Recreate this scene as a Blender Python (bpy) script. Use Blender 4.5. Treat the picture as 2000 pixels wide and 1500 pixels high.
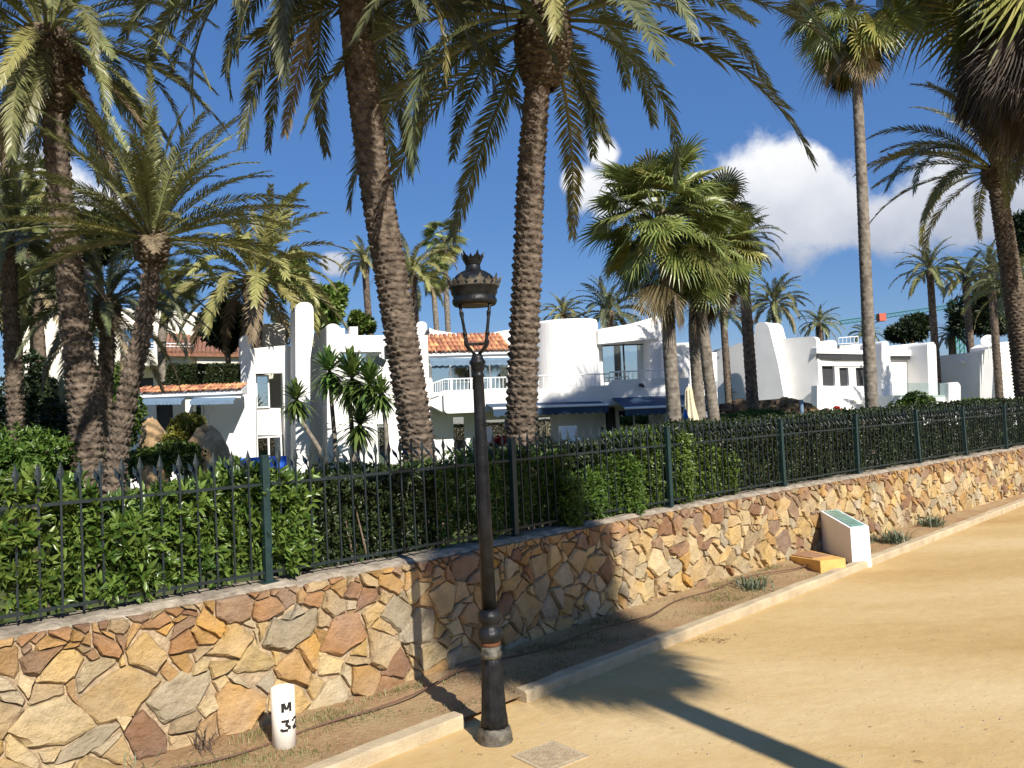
import bpy, math, random
import numpy as np
from mathutils import Vector, Matrix
from mathutils.geometry import tessellate_polygon
from mathutils.kdtree import KDTree

scene = bpy.context.scene
for o in list(bpy.data.objects):
    bpy.data.objects.remove(o)
C = scene.collection
rad = math.radians

# ------------------------------------------------------------------ camera
EYE = 2.2; FPX = 1617.0; ROLL = rad(2.8); PITCH = rad(2.45)
_f = Vector((0, math.cos(PITCH), math.sin(PITCH)))
_u0 = Vector((0, -math.sin(PITCH), math.cos(PITCH)))
_r0 = Vector((1, 0, 0))
_r = math.cos(ROLL) * _r0 - math.sin(ROLL) * _u0
_u = math.cos(ROLL) * _u0 + math.sin(ROLL) * _r0
cd = bpy.data.cameras.new('camera')
cam = bpy.data.objects.new('camera', cd); C.objects.link(cam)
cd.sensor_width = 36; cd.sensor_fit = 'HORIZONTAL'; cd.lens = 36 * FPX / 2000
cd.clip_end = 3000
M3 = Matrix((_r, _u, -_f)).transposed()
cam.matrix_world = Matrix.Translation((0, 0, EYE)) @ M3.to_4x4()
scene.camera = cam

def ray(x, y):
    return _f * FPX + _r * (x - 1000) + _u * (750 - y)
def at(x, y, Y):
    d = ray(x, y); return d * (Y / d.y) + Vector((0, 0, EYE))
def gnd(x, y, z=0.0):
    d = ray(x, y); return d * ((z - EYE) / d.z) + Vector((0, 0, EYE))

# ------------------------------------------------------------------ light
SUN_AZ = math.atan2(0.48, -0.88); SUN_EL = rad(37)
sdir = Vector((math.sin(SUN_AZ) * math.cos(SUN_EL), math.cos(SUN_AZ) * math.cos(SUN_EL), math.sin(SUN_EL)))
world = bpy.data.worlds.new('World'); scene.world = world; world.use_nodes = True
nt = world.node_tree; nt.nodes.clear()
def N(t, kind, **kw):
    n = t.nodes.new(kind)
    for k, v in kw.items(): setattr(n, k, v)
    return n
def math_node(t, op, a, b=None, c=None, clamp=False):
    n = N(t, 'ShaderNodeMath', operation=op); n.use_clamp = clamp
    for i, v in enumerate((a, b, c)):
        if v is None: continue
        if isinstance(v, (int, float)): n.inputs[i].default_value = v
        else: t.links.new(v, n.inputs[i])
    return n.outputs[0]
sky = N(nt, 'ShaderNodeTexSky', sky_type='NISHITA'); sky.sun_disc = False
sky.sun_elevation = SUN_EL; sky.sun_rotation = SUN_AZ
sky.air_density = 1.0; sky.dust_density = 0.25; sky.ozone_density = 2.6; sky.altitude = 0
tc = N(nt, 'ShaderNodeTexCoord')
# cumulus clouds: soft blobs round a few directions, broken up by noise
blobs = [(1480, 395, 88), (1545, 385, 96), (1612, 400, 80), (1545, 425, 78), (1445, 420, 54), (1640, 425, 48), (1500, 345, 50), (1570, 335, 54),
         (1830, 385, 62), (1790, 425, 75), (1740, 440, 60), (1865, 430, 68), (1925, 430, 45), (1985, 425, 58), (2060, 400, 90),
         (1145, 365, 42), (1178, 300, 30), (1118, 355, 26), (1190, 375, 44), (1250, 375, 40),
         (30, 390, 90), (110, 405, 80), (175, 430, 70), (-60, 400, 110), (650, 515, 24), (590, 560, 30),
         (2300, 300, 170), (2480, 340, 200), (-350, 330, 180), (-520, 380, 160)]
nz = N(nt, 'ShaderNodeTexNoise'); nz.inputs['Scale'].default_value = 13; nz.inputs['Detail'].default_value = 10; nz.inputs['Roughness'].default_value = 0.6
nt.links.new(tc.outputs['Generated'], nz.inputs['Vector'])
field = None
for (bx, by, br) in blobs:
    c = ray(bx, by).normalized()
    vd = N(nt, 'ShaderNodeVectorMath', operation='DISTANCE'); nt.links.new(tc.outputs['Generated'], vd.inputs[0]); vd.inputs[1].default_value = c
    e = math_node(nt, 'MULTIPLY_ADD', vd.outputs['Value'], -FPX / br / 1.15, 1.0)
    field = e if field is None else math_node(nt, 'SMOOTH_MAX', field, e, 0.25)
brk = math_node(nt, 'MULTIPLY_ADD', nz.outputs[0], 2.0, -0.86)
dens = math_node(nt, 'ADD', field, brk)
ss = N(nt, 'ShaderNodeMapRange', interpolation_type='SMOOTHSTEP'); nt.links.new(dens, ss.inputs[0])
ss.inputs[1].default_value = 0.02; ss.inputs[2].default_value = 0.58
sep = N(nt, 'ShaderNodeSeparateXYZ'); nt.links.new(tc.outputs['Generated'], sep.inputs[0])
nz2 = N(nt, 'ShaderNodeTexNoise'); nz2.inputs['Scale'].default_value = 16; nz2.inputs['Detail'].default_value = 6
nt.links.new(tc.outputs['Generated'], nz2.inputs['Vector'])
hz = math_node(nt, 'MULTIPLY_ADD', nz2.outputs[0], 0.10, sep.outputs[2])
cr = N(nt, 'ShaderNodeValToRGB'); mr = N(nt, 'ShaderNodeMapRange'); nt.links.new(hz, mr.inputs[0])
mr.inputs[1].default_value = 0.21; mr.inputs[2].default_value = 0.33
nt.links.new(mr.outputs[0], cr.inputs[0])
cr.color_ramp.elements[0].color = (2.9, 3.2, 3.9, 1); cr.color_ramp.elements[1].color = (6.4, 6.45, 6.55, 1)
mx = N(nt, 'ShaderNodeMixRGB'); nt.links.new(math_node(nt, 'MULTIPLY', ss.outputs[0], 0.96), mx.inputs[0])
hsv = N(nt, 'ShaderNodeHueSaturation'); hsv.inputs['Saturation'].default_value = 1.3; hsv.inputs['Value'].default_value = 0.62; hsv.inputs['Hue'].default_value = 0.508
nt.links.new(sky.outputs[0], hsv.inputs['Color']); flat = N(nt, 'ShaderNodeMixRGB'); flat.inputs[0].default_value = 0.5; flat.inputs[2].default_value = (0.75, 1.66, 4.0, 1)
nt.links.new(hsv.outputs[0], flat.inputs[1]); nt.links.new(flat.outputs[0], mx.inputs[1]); nt.links.new(cr.outputs[0], mx.inputs[2])
bg = N(nt, 'ShaderNodeBackground'); bg.inputs[1].default_value = 0.10
nt.links.new(mx.outputs[0], bg.inputs[0])
wo = N(nt, 'ShaderNodeOutputWorld'); nt.links.new(bg.outputs[0], wo.inputs[0])
ld = bpy.data.lights.new('sun', 'SUN'); ld.energy = 4.6; ld.angle = rad(0.53); ld.color = (1, 0.94, 0.85)
lo = bpy.data.objects.new('sun', ld); C.objects.link(lo)
lo.rotation_euler = sdir.to_track_quat('Z', 'Y').to_euler(); lo.location = (20, -30, 40)
vs = scene.view_settings; vs.view_transform = 'Standard'; vs.look = 'None'; vs.gamma = 1; vs.exposure = 0.68
vs.use_curve_mapping = False
scene.render.resolution_x = 1024; scene.render.resolution_y = 768

# ------------------------------------------------------------------ materials
def newmat(name):
    m = bpy.data.materials.new(name); m.use_nodes = True
    t = m.node_tree; b = t.nodes['Principled BSDF']; return m, t, b
def mat(name, col, rough=0.7, var=0.12, scale=6.0, bump=0.0, bscale=40.0, metal=0.0, spec=0.4, objvar=0.0, detail=5, col2=None, coord='Object'):
    m, t, b = newmat(name)
    tcn = N(t, 'ShaderNodeTexCoord')
    n1 = N(t, 'ShaderNodeTexNoise'); n1.inputs['Scale'].default_value = scale; n1.inputs['Detail'].default_value = detail
    t.links.new(tcn.outputs[coord], n1.inputs['Vector'])
    r = N(t, 'ShaderNodeValToRGB'); t.links.new(n1.outputs[0], r.inputs[0])
    a = Vector(col)
    lo_ = a * (1 - var); hi_ = a * (1 + var) if col2 is None else Vector(col2)
    r.color_ramp.elements[0].position = 0.3; r.color_ramp.elements[1].position = 0.7
    r.color_ramp.elements[0].color = (*lo_, 1); r.color_ramp.elements[1].color = (*hi_, 1)
    out = r.outputs[0]
    if objvar:
        oi = N(t, 'ShaderNodeObjectInfo'); hs = N(t, 'ShaderNodeHueSaturation')
        v = math_node(t, 'MULTIPLY_ADD', oi.outputs['Random'], objvar * 2, 1 - objvar)
        t.links.new(v, hs.inputs['Value'])
        t.links.new(math_node(t, 'MULTIPLY_ADD', oi.outputs['Random'], 0.03, 0.485), hs.inputs['Hue'])
        t.links.new(out, hs.inputs['Color']); out = hs.outputs[0]
    t.links.new(out, b.inputs['Base Color'])
    b.inputs['Roughness'].default_value = rough; b.inputs['Metallic'].default_value = metal
    b.inputs['Specular IOR Level'].default_value = spec
    if bump:
        n2 = N(t, 'ShaderNodeTexNoise'); n2.inputs['Scale'].default_value = bscale; n2.inputs['Detail'].default_value = 6
        t.links.new(tcn.outputs[coord], n2.inputs['Vector'])
        bp = N(t, 'ShaderNodeBump'); bp.inputs['Strength'].default_value = bump; bp.inputs['Distance'].default_value = 0.02
        t.links.new(n2.outputs[0], bp.inputs['Height']); t.links.new(bp.outputs[0], b.inputs['Normal'])
    return m
def leafmat(name, col, col2, rough=0.42, trans=0.25, objvar=0.2, scale=3.0, spec=0.45, island=0.35):
    m, t, b = newmat(name)
    tcn = N(t, 'ShaderNodeTexCoord')
    n1 = N(t, 'ShaderNodeTexNoise'); n1.inputs['Scale'].default_value = scale; n1.inputs['Detail'].default_value = 3
    t.links.new(tcn.outputs['Object'], n1.inputs['Vector'])
    g = N(t, 'ShaderNodeNewGeometry'); oi = N(t, 'ShaderNodeObjectInfo')
    f = math_node(t, 'MULTIPLY_ADD', g.outputs['Random Per Island'], island, math_node(t, 'MULTIPLY', n1.outputs[0], 1 - island))
    r = N(t, 'ShaderNodeValToRGB'); t.links.new(f, r.inputs[0])
    r.color_ramp.elements[0].position = 0.25; r.color_ramp.elements[1].position = 0.7
    r.color_ramp.elements[0].color = (*col, 1); r.color_ramp.elements[1].color = (*col2, 1)
    hs = N(t, 'ShaderNodeHueSaturation'); t.links.new(r.outputs[0], hs.inputs['Color'])
    t.links.new(math_node(t, 'MULTIPLY_ADD', oi.outputs['Random'], objvar * 2, 1 - objvar), hs.inputs['Value'])
    t.links.new(math_node(t, 'MULTIPLY_ADD', oi.outputs['Random'], 0.03, 0.485), hs.inputs['Hue'])
    t.links.new(hs.outputs[0], b.inputs['Base Color']); b.inputs['Roughness'].default_value = rough
    b.inputs['Specular IOR Level'].default_value = spec
    tr = N(t, 'ShaderNodeBsdfTranslucent'); t.links.new(hs.outputs[0], tr.inputs[0])
    ms = N(t, 'ShaderNodeMixShader'); ms.inputs[0].default_value = trans
    t.links.new(b.outputs[0], ms.inputs[1]); t.links.new(tr.outputs[0], ms.inputs[2])
    t.links.new(ms.outputs[0], t.nodes['Material Output'].inputs[0])
    return m
MT = {}
MT['white'] = mat('white_render', (0.79, 0.775, 0.74), 0.85, 0.075, 0.9, 0.2, 14, detail=10)
MT['cream'] = mat('cream_render', (0.74, 0.69, 0.58), 0.85, 0.05, 1.0, 0.1, 30, detail=8)
MT['beige'] = mat('beige_render', (0.60, 0.57, 0.50), 0.85, 0.05, 1.0, 0.1, 30)
MT['iron'] = mat('green_black_iron', (0.009, 0.017, 0.019), 0.42, 0.3, 20, 0.1, 120, spec=0.5)
MT['post'] = mat('green_post_paint', (0.010, 0.030, 0.030), 0.42, 0.25, 12, 0.1, 120, spec=0.5)
MT['cast'] = mat('black_cast_iron', (0.005, 0.006, 0.0075), 0.42, 0.4, 14, 0.2, 60, spec=0.25, col2=(0.015, 0.016, 0.018))
MT['castworn'] = mat('worn_dusty_iron', (0.025, 0.025, 0.024), 0.55, 0.4, 22, 0.3, 70, col2=(0.16, 0.14, 0.105))
MT['rust'] = mat('rust', (0.10, 0.038, 0.015), 0.9, 0.4, 40, 0.3, 100)
MT['cement'] = mat('mortar', (0.36, 0.27, 0.17), 0.95, 0.3, 14, 1.0, 30)
MT['capcement'] = mat('cap_cement', (0.25, 0.205, 0.15), 0.95, 0.3, 9, 0.9, 30, col2=(0.40, 0.34, 0.26), detail=9)
MT['kerb'] = mat('sandy_concrete', (0.44, 0.35, 0.22), 0.92, 0.18, 5, 0.45, 60, detail=9)
MT['trunk'] = mat('date_palm_bark', (0.080, 0.060, 0.045), 0.92, 0.45, 9, 0.8, 45, col2=(0.20, 0.155, 0.115), spec=0.2)
MT['boot'] = mat('cut_frond_bases', (0.06, 0.046, 0.034), 0.92, 0.4, 12, 0.7, 45, col2=(0.19, 0.15, 0.105), spec=0.2)
MT['wtrunk'] = mat('fan_palm_bark', (0.15, 0.125, 0.10), 0.92, 0.3, 7, 0.6, 30, col2=(0.27, 0.235, 0.19), spec=0.2)
MT['stem'] = mat('twig_bark', (0.16, 0.12, 0.085), 0.9, 0.3, 12, 0.5, 50)
MT['frond'] = leafmat('date_palm_frond', (0.085, 0.105, 0.036), (0.24, 0.235, 0.095), 0.40, 0.14, 0.28, 1.5)
MT['frond_dark'] = leafmat('dark_date_palm_frond', (0.045, 0.064, 0.030), (0.165, 0.172, 0.078), 0.40, 0.12, 0.25, 1.5)
MT['frond_yel'] = leafmat('olive_yellow_frond', (0.17, 0.18, 0.055), (0.34, 0.31, 0.11), 0.42, 0.2, 0.2, 1.5)
MT['dead'] = leafmat('dry_frond', (0.15, 0.115, 0.065), (0.34, 0.27, 0.165), 0.7, 0.12, 0.25, 2.0, 0.2)
MT['deadgrey'] = leafmat('grey_dry_frond', (0.060, 0.050, 0.038), (0.15, 0.12, 0.088), 0.75, 0.08, 0.3, 2.0, 0.2)
MT['fan'] = leafmat('fan_palm_leaf', (0.085, 0.125, 0.032), (0.28, 0.30, 0.09), 0.36, 0.24, 0.3, 2.0)
MT['fan_yel'] = leafmat('yellowing_fan_leaf', (0.20, 0.22, 0.05), (0.38, 0.33, 0.11), 0.42, 0.22, 0.2, 2.0)
MT['petiole'] = mat('palm_petiole', (0.30, 0.22, 0.09), 0.6, 0.2, 5)
MT['yucca'] = leafmat('yucca_blade', (0.050, 0.105, 0.022), (0.15, 0.225, 0.055), 0.34, 0.12, 0.15, 3.0)
MT['hedge_bright'] = leafmat('glossy_bright_leaf', (0.040, 0.078, 0.012), (0.155, 0.215, 0.042), 0.33, 0.25, 0.08, 2.0, 0.5, 0.75)
MT['hedge_dark'] = leafmat('dark_hedge_leaf', (0.014, 0.026, 0.008), (0.050, 0.068, 0.022), 0.38, 0.12, 0.1, 2.0, 0.4, 0.55)
MT['hedge_mid'] = leafmat('mid_green_leaf', (0.035, 0.080, 0.012), (0.115, 0.185, 0.030), 0.36, 0.22, 0.1, 2.0, 0.4, 0.55)
MT['bush_yel'] = leafmat('yellow_green_leaf', (0.11, 0.15, 0.018), (0.34, 0.33, 0.065), 0.4, 0.22, 0.1, 2.0, 0.4, 0.55)
MT['tree'] = leafmat('broad_tree_leaf', (0.05, 0.095, 0.018), (0.19, 0.25, 0.05), 0.35, 0.22, 0.1, 2.0, 0.4, 0.5)
MT['tree_dark'] = leafmat('dark_tree_leaf', (0.012, 0.024, 0.009), (0.040, 0.060, 0.020), 0.4, 0.15, 0.1, 2.0, 0.4, 0.5)
MT['grey_plant'] = leafmat('grey_green_leaf', (0.06, 0.09, 0.05), (0.19, 0.22, 0.13), 0.5, 0.15, 0.1, 3.0)
MT['grass'] = leafmat('dry_grass', (0.13, 0.14, 0.045), (0.31, 0.28, 0.12), 0.6, 0.2, 0.1, 3.0)
MT['flower'] = mat('red_petals', (0.55, 0.03, 0.04), 0.5, 0.2, 20)
MT['tile'] = mat('terracotta', (0.42, 0.15, 0.075), 0.85, 0.4, 5, 0.3, 50, objvar=0.45, col2=(0.60, 0.30, 0.15))
MT['brownroof'] = mat('brown_roof_tile', (0.25, 0.12, 0.075), 0.9, 0.3, 8, 0.5, 30)
MT['awning'] = mat('blue_awning_cloth', (0.030, 0.060, 0.105), 0.8, 0.12, 5)
MT['awning_light'] = mat('faded_blue_cloth', (0.13, 0.20, 0.28), 0.8, 0.12, 5)
MT['whitetrim'] = mat('white_paint', (0.80, 0.80, 0.79), 0.5, 0.03, 4)
MT['curtain'] = mat('brown_curtain', (0.22, 0.13, 0.08), 0.9, 0.2, 9)
MT['curtain_white'] = mat('white_curtain', (0.7, 0.7, 0.68), 0.9, 0.1, 9)
MT['dark'] = mat('dark_interior', (0.035, 0.032, 0.03), 0.7, 0.2, 4)  # dark tone for unlit rooms and the flue hollow; also one curtain
MT['dark_panel'] = mat('charcoal_paint', (0.040, 0.040, 0.043), 0.5, 0.1, 4)  # plain charcoal for window fills, a door, frames, plaques and cameras
MT['blue'] = mat('blue_cushion', (0.02, 0.13, 0.55), 0.7, 0.1, 6)
MT['canvas'] = mat('cream_canvas', (0.62, 0.54, 0.38), 0.9, 0.15, 18)
MT['orange'] = mat('orange_paint', (0.68, 0.40, 0.12), 0.75, 0.12, 8, 0.2, 60)
MT['redtile'] = mat('red_brown_tile', (0.36, 0.20, 0.11), 0.8, 0.25, 12, 0.2, 60)
MT['pipe'] = mat('white_plastic_pipe', (0.80, 0.74, 0.64), 0.5, 0.06, 9)
MT['ink'] = mat('black_stencil_paint', (0.012, 0.012, 0.012), 0.7, 0.2, 60)
MT['hose'] = mat('brown_drip_hose', (0.13, 0.07, 0.045), 0.6, 0.2, 30)
MT['crane_red'] = mat('crane_red', (0.5, 0.10, 0.06), 0.6)
MT['crane_green'] = mat('crane_green', (0.04, 0.24, 0.17), 0.6)
MT['panelglass'] = mat('green_panel', (0.20, 0.36, 0.31), 0.25, 0.25, 9, spec=0.5)
MT['rock'] = mat('ochre_rock', (0.40, 0.26, 0.13), 0.95, 0.3, 4, 0.9, 14, col2=(0.52, 0.36, 0.20))
MT['shaded_rock'] = mat('shaded_rubble', (0.10, 0.065, 0.04), 0.95, 0.35, 5, 0.8, 14, col2=(0.2, 0.14, 0.09))  # brown made darker to carry the shade on the garden wall
MT['manhole'] = mat('dusty_cover', (0.42, 0.32, 0.19), 0.9, 0.2, 20, 0.6, 80)
MT['litter'] = mat('dry_litter', (0.24, 0.15, 0.075), 0.9, 0.3, 20)
def glassmat():
    m, t, b = newmat('window_glass'); t.nodes.remove(b)
    g = N(t, 'ShaderNodeBsdfGlossy'); g.inputs[0].default_value = (0.72, 0.80, 0.84, 1); g.inputs['Roughness'].default_value = 0.015
    tr = N(t, 'ShaderNodeBsdfTransparent'); tr.inputs[0].default_value = (0.75, 0.8, 0.8, 1)
    ms = N(t, 'ShaderNodeMixShader'); ms.inputs[0].default_value = 0.66
    t.links.new(tr.outputs[0], ms.inputs[1]); t.links.new(g.outputs[0], ms.inputs[2])
    t.links.new(ms.outputs[0], t.nodes['Material Output'].inputs[0]); return m
MT['glass'] = glassmat()
def clearmat():
    m, t, b = newmat('clear_glass'); t.nodes.remove(b)
    g = N(t, 'ShaderNodeBsdfGlossy'); g.inputs[0].default_value = (0.9, 0.95, 0.95, 1); g.inputs['Roughness'].default_value = 0.02
    tr = N(t, 'ShaderNodeBsdfTransparent'); tr.inputs[0].default_value = (0.86, 0.92, 0.90, 1)
    ms = N(t, 'ShaderNodeMixShader'); ms.inputs[0].default_value = 0.14
    t.links.new(tr.outputs[0], ms.inputs[1]); t.links.new(g.outputs[0], ms.inputs[2])
    t.links.new(ms.outputs[0], t.nodes['Material Output'].inputs[0]); return m
MT['clear'] = clearmat()
def stonemat():
    m, t, b = newmat('sandstone')
    a = N(t, 'ShaderNodeAttribute'); a.attribute_name = 'tone'
    tcn = N(t, 'ShaderNodeTexCoord')
    n1 = N(t, 'ShaderNodeTexNoise'); n1.inputs['Scale'].default_value = 7; n1.inputs['Detail'].default_value = 8; n1.inputs['Roughness'].default_value = 0.65
    n3 = N(t, 'ShaderNodeTexNoise'); n3.inputs['Scale'].default_value = 3.2; n3.inputs['Detail'].default_value = 3
    t.links.new(tcn.outputs['Object'], n1.inputs['Vector']); t.links.new(tcn.outputs['Object'], n3.inputs['Vector'])
    hs = N(t, 'ShaderNodeHueSaturation'); t.links.new(a.outputs['Color'], hs.inputs['Color'])
    t.links.new(math_node(t, 'MULTIPLY_ADD', n1.outputs[0], 1.0, 0.5), hs.inputs['Value'])
    t.links.new(math_node(t, 'MULTIPLY_ADD', n3.outputs[0], 0.7, 0.72), hs.inputs['Saturation'])
    t.links.new(hs.outputs[0], b.inputs['Base Color']); b.inputs['Roughness'].default_value = 0.93
    b.inputs['Specular IOR Level'].default_value = 0.2
    n2 = N(t, 'ShaderNodeTexNoise'); n2.inputs['Scale'].default_value = 11; n2.inputs['Detail'].default_value = 10; n2.inputs['Roughness'].default_value = 0.66
    t.links.new(tcn.outputs['Object'], n2.inputs['Vector'])
    bp = N(t, 'ShaderNodeBump'); bp.inputs['Strength'].default_value = 0.9; bp.inputs['Distance'].default_value = 0.05
    t.links.new(n2.outputs[0], bp.inputs['Height']); t.links.new(bp.outputs[0], b.inputs['Normal'])
    return m
MT['stone'] = stonemat()
def groundmat(name, cols, s1, s2, bump, bscale, stretch=None, fine=0.4):
    m, t, b = newmat(name); tcn = N(t, 'ShaderNodeTexCoord'); src = tcn.outputs['Object']
    if stretch:
        mp = N(t, 'ShaderNodeMapping'); mp.inputs['Rotation'].default_value = (0, 0, rad(-45)); mp.inputs['Scale'].default_value = stretch
        t.links.new(src, mp.inputs[0]); src1 = mp.outputs[0]
    else: src1 = src
    n1 = N(t, 'ShaderNodeTexNoise'); n1.inputs['Scale'].default_value = s1; n1.inputs['Detail'].default_value = 7; n1.inputs['Roughness'].default_value = 0.6
    t.links.new(src1, n1.inputs['Vector'])
    n2 = N(t, 'ShaderNodeTexNoise'); n2.inputs['Scale'].default_value = s2; n2.inputs['Detail'].default_value = 8; n2.inputs['Roughness'].default_value = 0.7
    t.links.new(src, n2.inputs['Vector'])
    f = math_node(t, 'MULTIPLY_ADD', n2.outputs[0], fine, math_node(t, 'MULTIPLY', n1.outputs[0], 1 - fine))
    r = N(t, 'ShaderNodeValToRGB'); t.links.new(f, r.inputs[0])
    el = r.color_ramp.elements; el[0].position = 0.32; el[1].position = 0.66
    el[0].color = (*cols[0], 1); el[1].color = (*cols[-1], 1)
    for i, c in enumerate(cols[1:-1]):
        e = el.new(0.32 + 0.34 * (i + 1) / (len(cols) - 1)); e.color = (*c, 1)
    t.links.new(r.outputs[0], b.inputs['Base Color']); b.inputs['Roughness'].default_value = 0.95; b.inputs['Specular IOR Level'].default_value = 0.15
    n3 = N(t, 'ShaderNodeTexNoise'); n3.inputs['Scale'].default_value = bscale; n3.inputs['Detail'].default_value = 9; n3.inputs['Roughness'].default_value = 0.68
    t.links.new(src, n3.inputs['Vector'])
    bp = N(t, 'ShaderNodeBump'); bp.inputs['Strength'].default_value = bump; bp.inputs['Distance'].default_value = 0.03
    t.links.new(n3.outputs[0], bp.inputs['Height']); t.links.new(bp.outputs[0], b.inputs['Normal'])
    return m
MT['sand'] = groundmat('compacted_sand', [(0.40, 0.250, 0.095), (0.51, 0.355, 0.16), (0.60, 0.455, 0.245)], 0.42, 6, 0.4, 7, (0.4, 1, 1), 0.22)
MT['soil'] = groundmat('red_soil', [(0.27, 0.155, 0.078), (0.36, 0.235, 0.125), (0.40, 0.30, 0.155)], 1.6, 9, 0.9, 26)
MT['garden'] = groundmat('garden_soil', [(0.03, 0.05, 0.012), (0.06, 0.09, 0.02), (0.12, 0.10, 0.05)], 0.5, 4, 0.6, 12)

# ------------------------------------------------------------------ object helpers
TH = {}
def link(o):
    C.objects.link(o); return o
def thing(name, label, cat, loc=(0, 0, 0), group=None):
    o = bpy.data.objects.new(name, None); link(o); o.location = loc; o.empty_display_size = 0.2
    o['label'] = label; o['category'] = cat
    if group: o['group'] = group
    TH[o.name] = Vector(loc)
    return o
def tag(o, label, cat, group=None):
    o['label'] = label; o['category'] = cat
    if group: o['group'] = group
    return o
def mkmesh(name, V, F, m=None, smooth=False):
    me = bpy.data.meshes.new(name)
    me.from_pydata([tuple(v) for v in V], [], [tuple(f) for f in F])
    if smooth: me.polygons.foreach_set('use_smooth', [True] * len(me.polygons))
    if m is not None: me.materials.append(m)
    me.update(); return me
def npmesh(name, V, faces_n, m):
    """V (n,3) array, faces_n list of (array of (k,c) vertex indices)"""
    me = bpy.data.meshes.new(name)
    me.vertices.add(len(V)); me.vertices.foreach_set('co', np.asarray(V, dtype=np.float32).ravel())
    loops = np.concatenate([f.ravel() for f in faces_n]).astype(np.int32)
    tot = np.concatenate([np.full(len(f), f.shape[1], dtype=np.int32) for f in faces_n])
    st = np.concatenate([[0], np.cumsum(tot)[:-1]]).astype(np.int32)
    me.loops.add(len(loops)); me.loops.foreach_set('vertex_index', loops)
    me.polygons.add(len(tot)); me.polygons.foreach_set('loop_start', st); me.polygons.foreach_set('loop_total', tot)
    me.update(calc_edges=True)
    if m is not None: me.materials.append(m)
    return me
def put(name, me, parent=None, local=False):
    """link a mesh whose vertices are in world space (or, local=True, in the parent's space)"""
    o = bpy.data.objects.new(name, me); link(o)
    if parent is not None:
        o.parent = parent
        if not local and parent.name in TH: o.matrix_parent_inverse = Matrix.Translation(-TH[parent.name])
    return o
class MB:
    def __init__(s): s.V = []; s.F = []
    def add(s, V, F):
        n = len(s.V); s.V += [Vector(v) for v in V]; s.F += [tuple(i + n for i in f) for f in F]; return s
    def hexa(s, b, t):
        """b, t: four bottom and four top corners, counter-clockwise from above"""
        return s.add(list(b) + list(t), [(3, 2, 1, 0), (4, 5, 6, 7), (0, 1, 5, 4), (1, 2, 6, 5), (2, 3, 7, 6), (3, 0, 4, 7)])
    def box(s, c, d, rz=0):
        c = Vector(c); q = Matrix.Rotation(rz, 3, 'Z')
        g = lambda x, y, z: c + q @ Vector((x * d[0] / 2, y * d[1] / 2, z * d[2] / 2))
        return s.hexa([g(-1, -1, -1), g(1, -1, -1), g(1, 1, -1), g(-1, 1, -1)], [g(-1, -1, 1), g(1, -1, 1), g(1, 1, 1), g(-1, 1, 1)])
    def tube(s, pts, radii, n=8, cap=True):
        pts = [Vector(p) for p in pts]
        if not hasattr(radii, '__len__'): radii = [radii] * len(pts)
        V = []; F = []; ref = None
        for i, p in enumerate(pts):
            t = (pts[min(i + 1, len(pts) - 1)] - pts[max(i - 1, 0)]).normalized()
            if ref is None: ref = Vector((0, 1, 0)) if abs(t.y) < 0.8 else Vector((1, 0, 0))
            a = t.cross(ref).normalized(); b = t.cross(a).normalized(); ref = -b if (-b).dot(ref) > 0 else b
            a = ref.cross(t).normalized(); bb = t.cross(a).normalized()
            for k in range(n):
                w = 2 * math.pi * k / n; V.append(p + (a * math.cos(w) + bb * math.sin(w)) * radii[i])
        for i in range(len(pts) - 1):
            for k in range(n):
                k2 = (k + 1) % n; F.append((i * n + k, i * n + k2, (i + 1) * n + k2, (i + 1) * n + k))
        if cap:
            F.append(tuple(range(n - 1, -1, -1))); F.append(tuple(range((len(pts) - 1) * n, len(pts) * n)))
        return s.add(V, F)
    def lathe(s, prof, c=(0, 0, 0), n=24, flute=0):
        V = []; F = []
        for (r, z) in prof:
            for k in range(n):
                w = 2 * math.pi * k / n; rr = r * (1 - (flute if k % 3 == 0 else 0)); V.append((c[0] + rr * math.cos(w), c[1] + rr * math.sin(w), c[2] + z))
        for i in range(len(prof) - 1):
            for k in range(n):
                k2 = (k + 1) % n; F.append((i * n + k, i * n + k2, (i + 1) * n + k2, (i + 1) * n + k))
        F.append(tuple(range(n - 1, -1, -1))); F.append(tuple(range((len(prof) - 1) * n, len(prof) * n)))
        return s.add(V, F)
    def build(s, name, m, parent=None, smooth=False, local=False):
        return put(name, mkmesh(name, s.V, s.F, m, smooth), parent, local)

# ------------------------------------------------------------------ the retaining wall's line
WPTS = [(-6.6, 1.9), (-4.5, 3.85), (-3.14, 5.02), (-1.9, 6.12), (-0.87, 7.05), (1.13, 9.13), (3.0, 10.87), (4.35, 12.1), (7.6, 15.0), (10.92, 17.95), (15, 21.5), (21, 26.6)]
def catmull(P, sub=12):
    P = [Vector((*p, 0)) if len(p) == 2 else Vector(p) for p in P]; out = []
    for i in range(len(P) - 1):
        a = P[max(i - 1, 0)]; b = P[i]; c = P[i + 1]; d = P[min(i + 2, len(P) - 1)]
        for k in range(sub):
            t = k / sub
            out.append(0.5 * ((2 * b) + (c - a) * t + (2 * a - 5 * b + 4 * c - d) * t * t + (3 * b - a - 3 * c + d) * t ** 3))
    out.append(P[-1]); return out
WL = catmull(WPTS); WS = [0.0]
for i in range(1, len(WL)): WS.append(WS[-1] + (WL[i] - WL[i - 1]).length)
WLEN = WS[-1]
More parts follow.
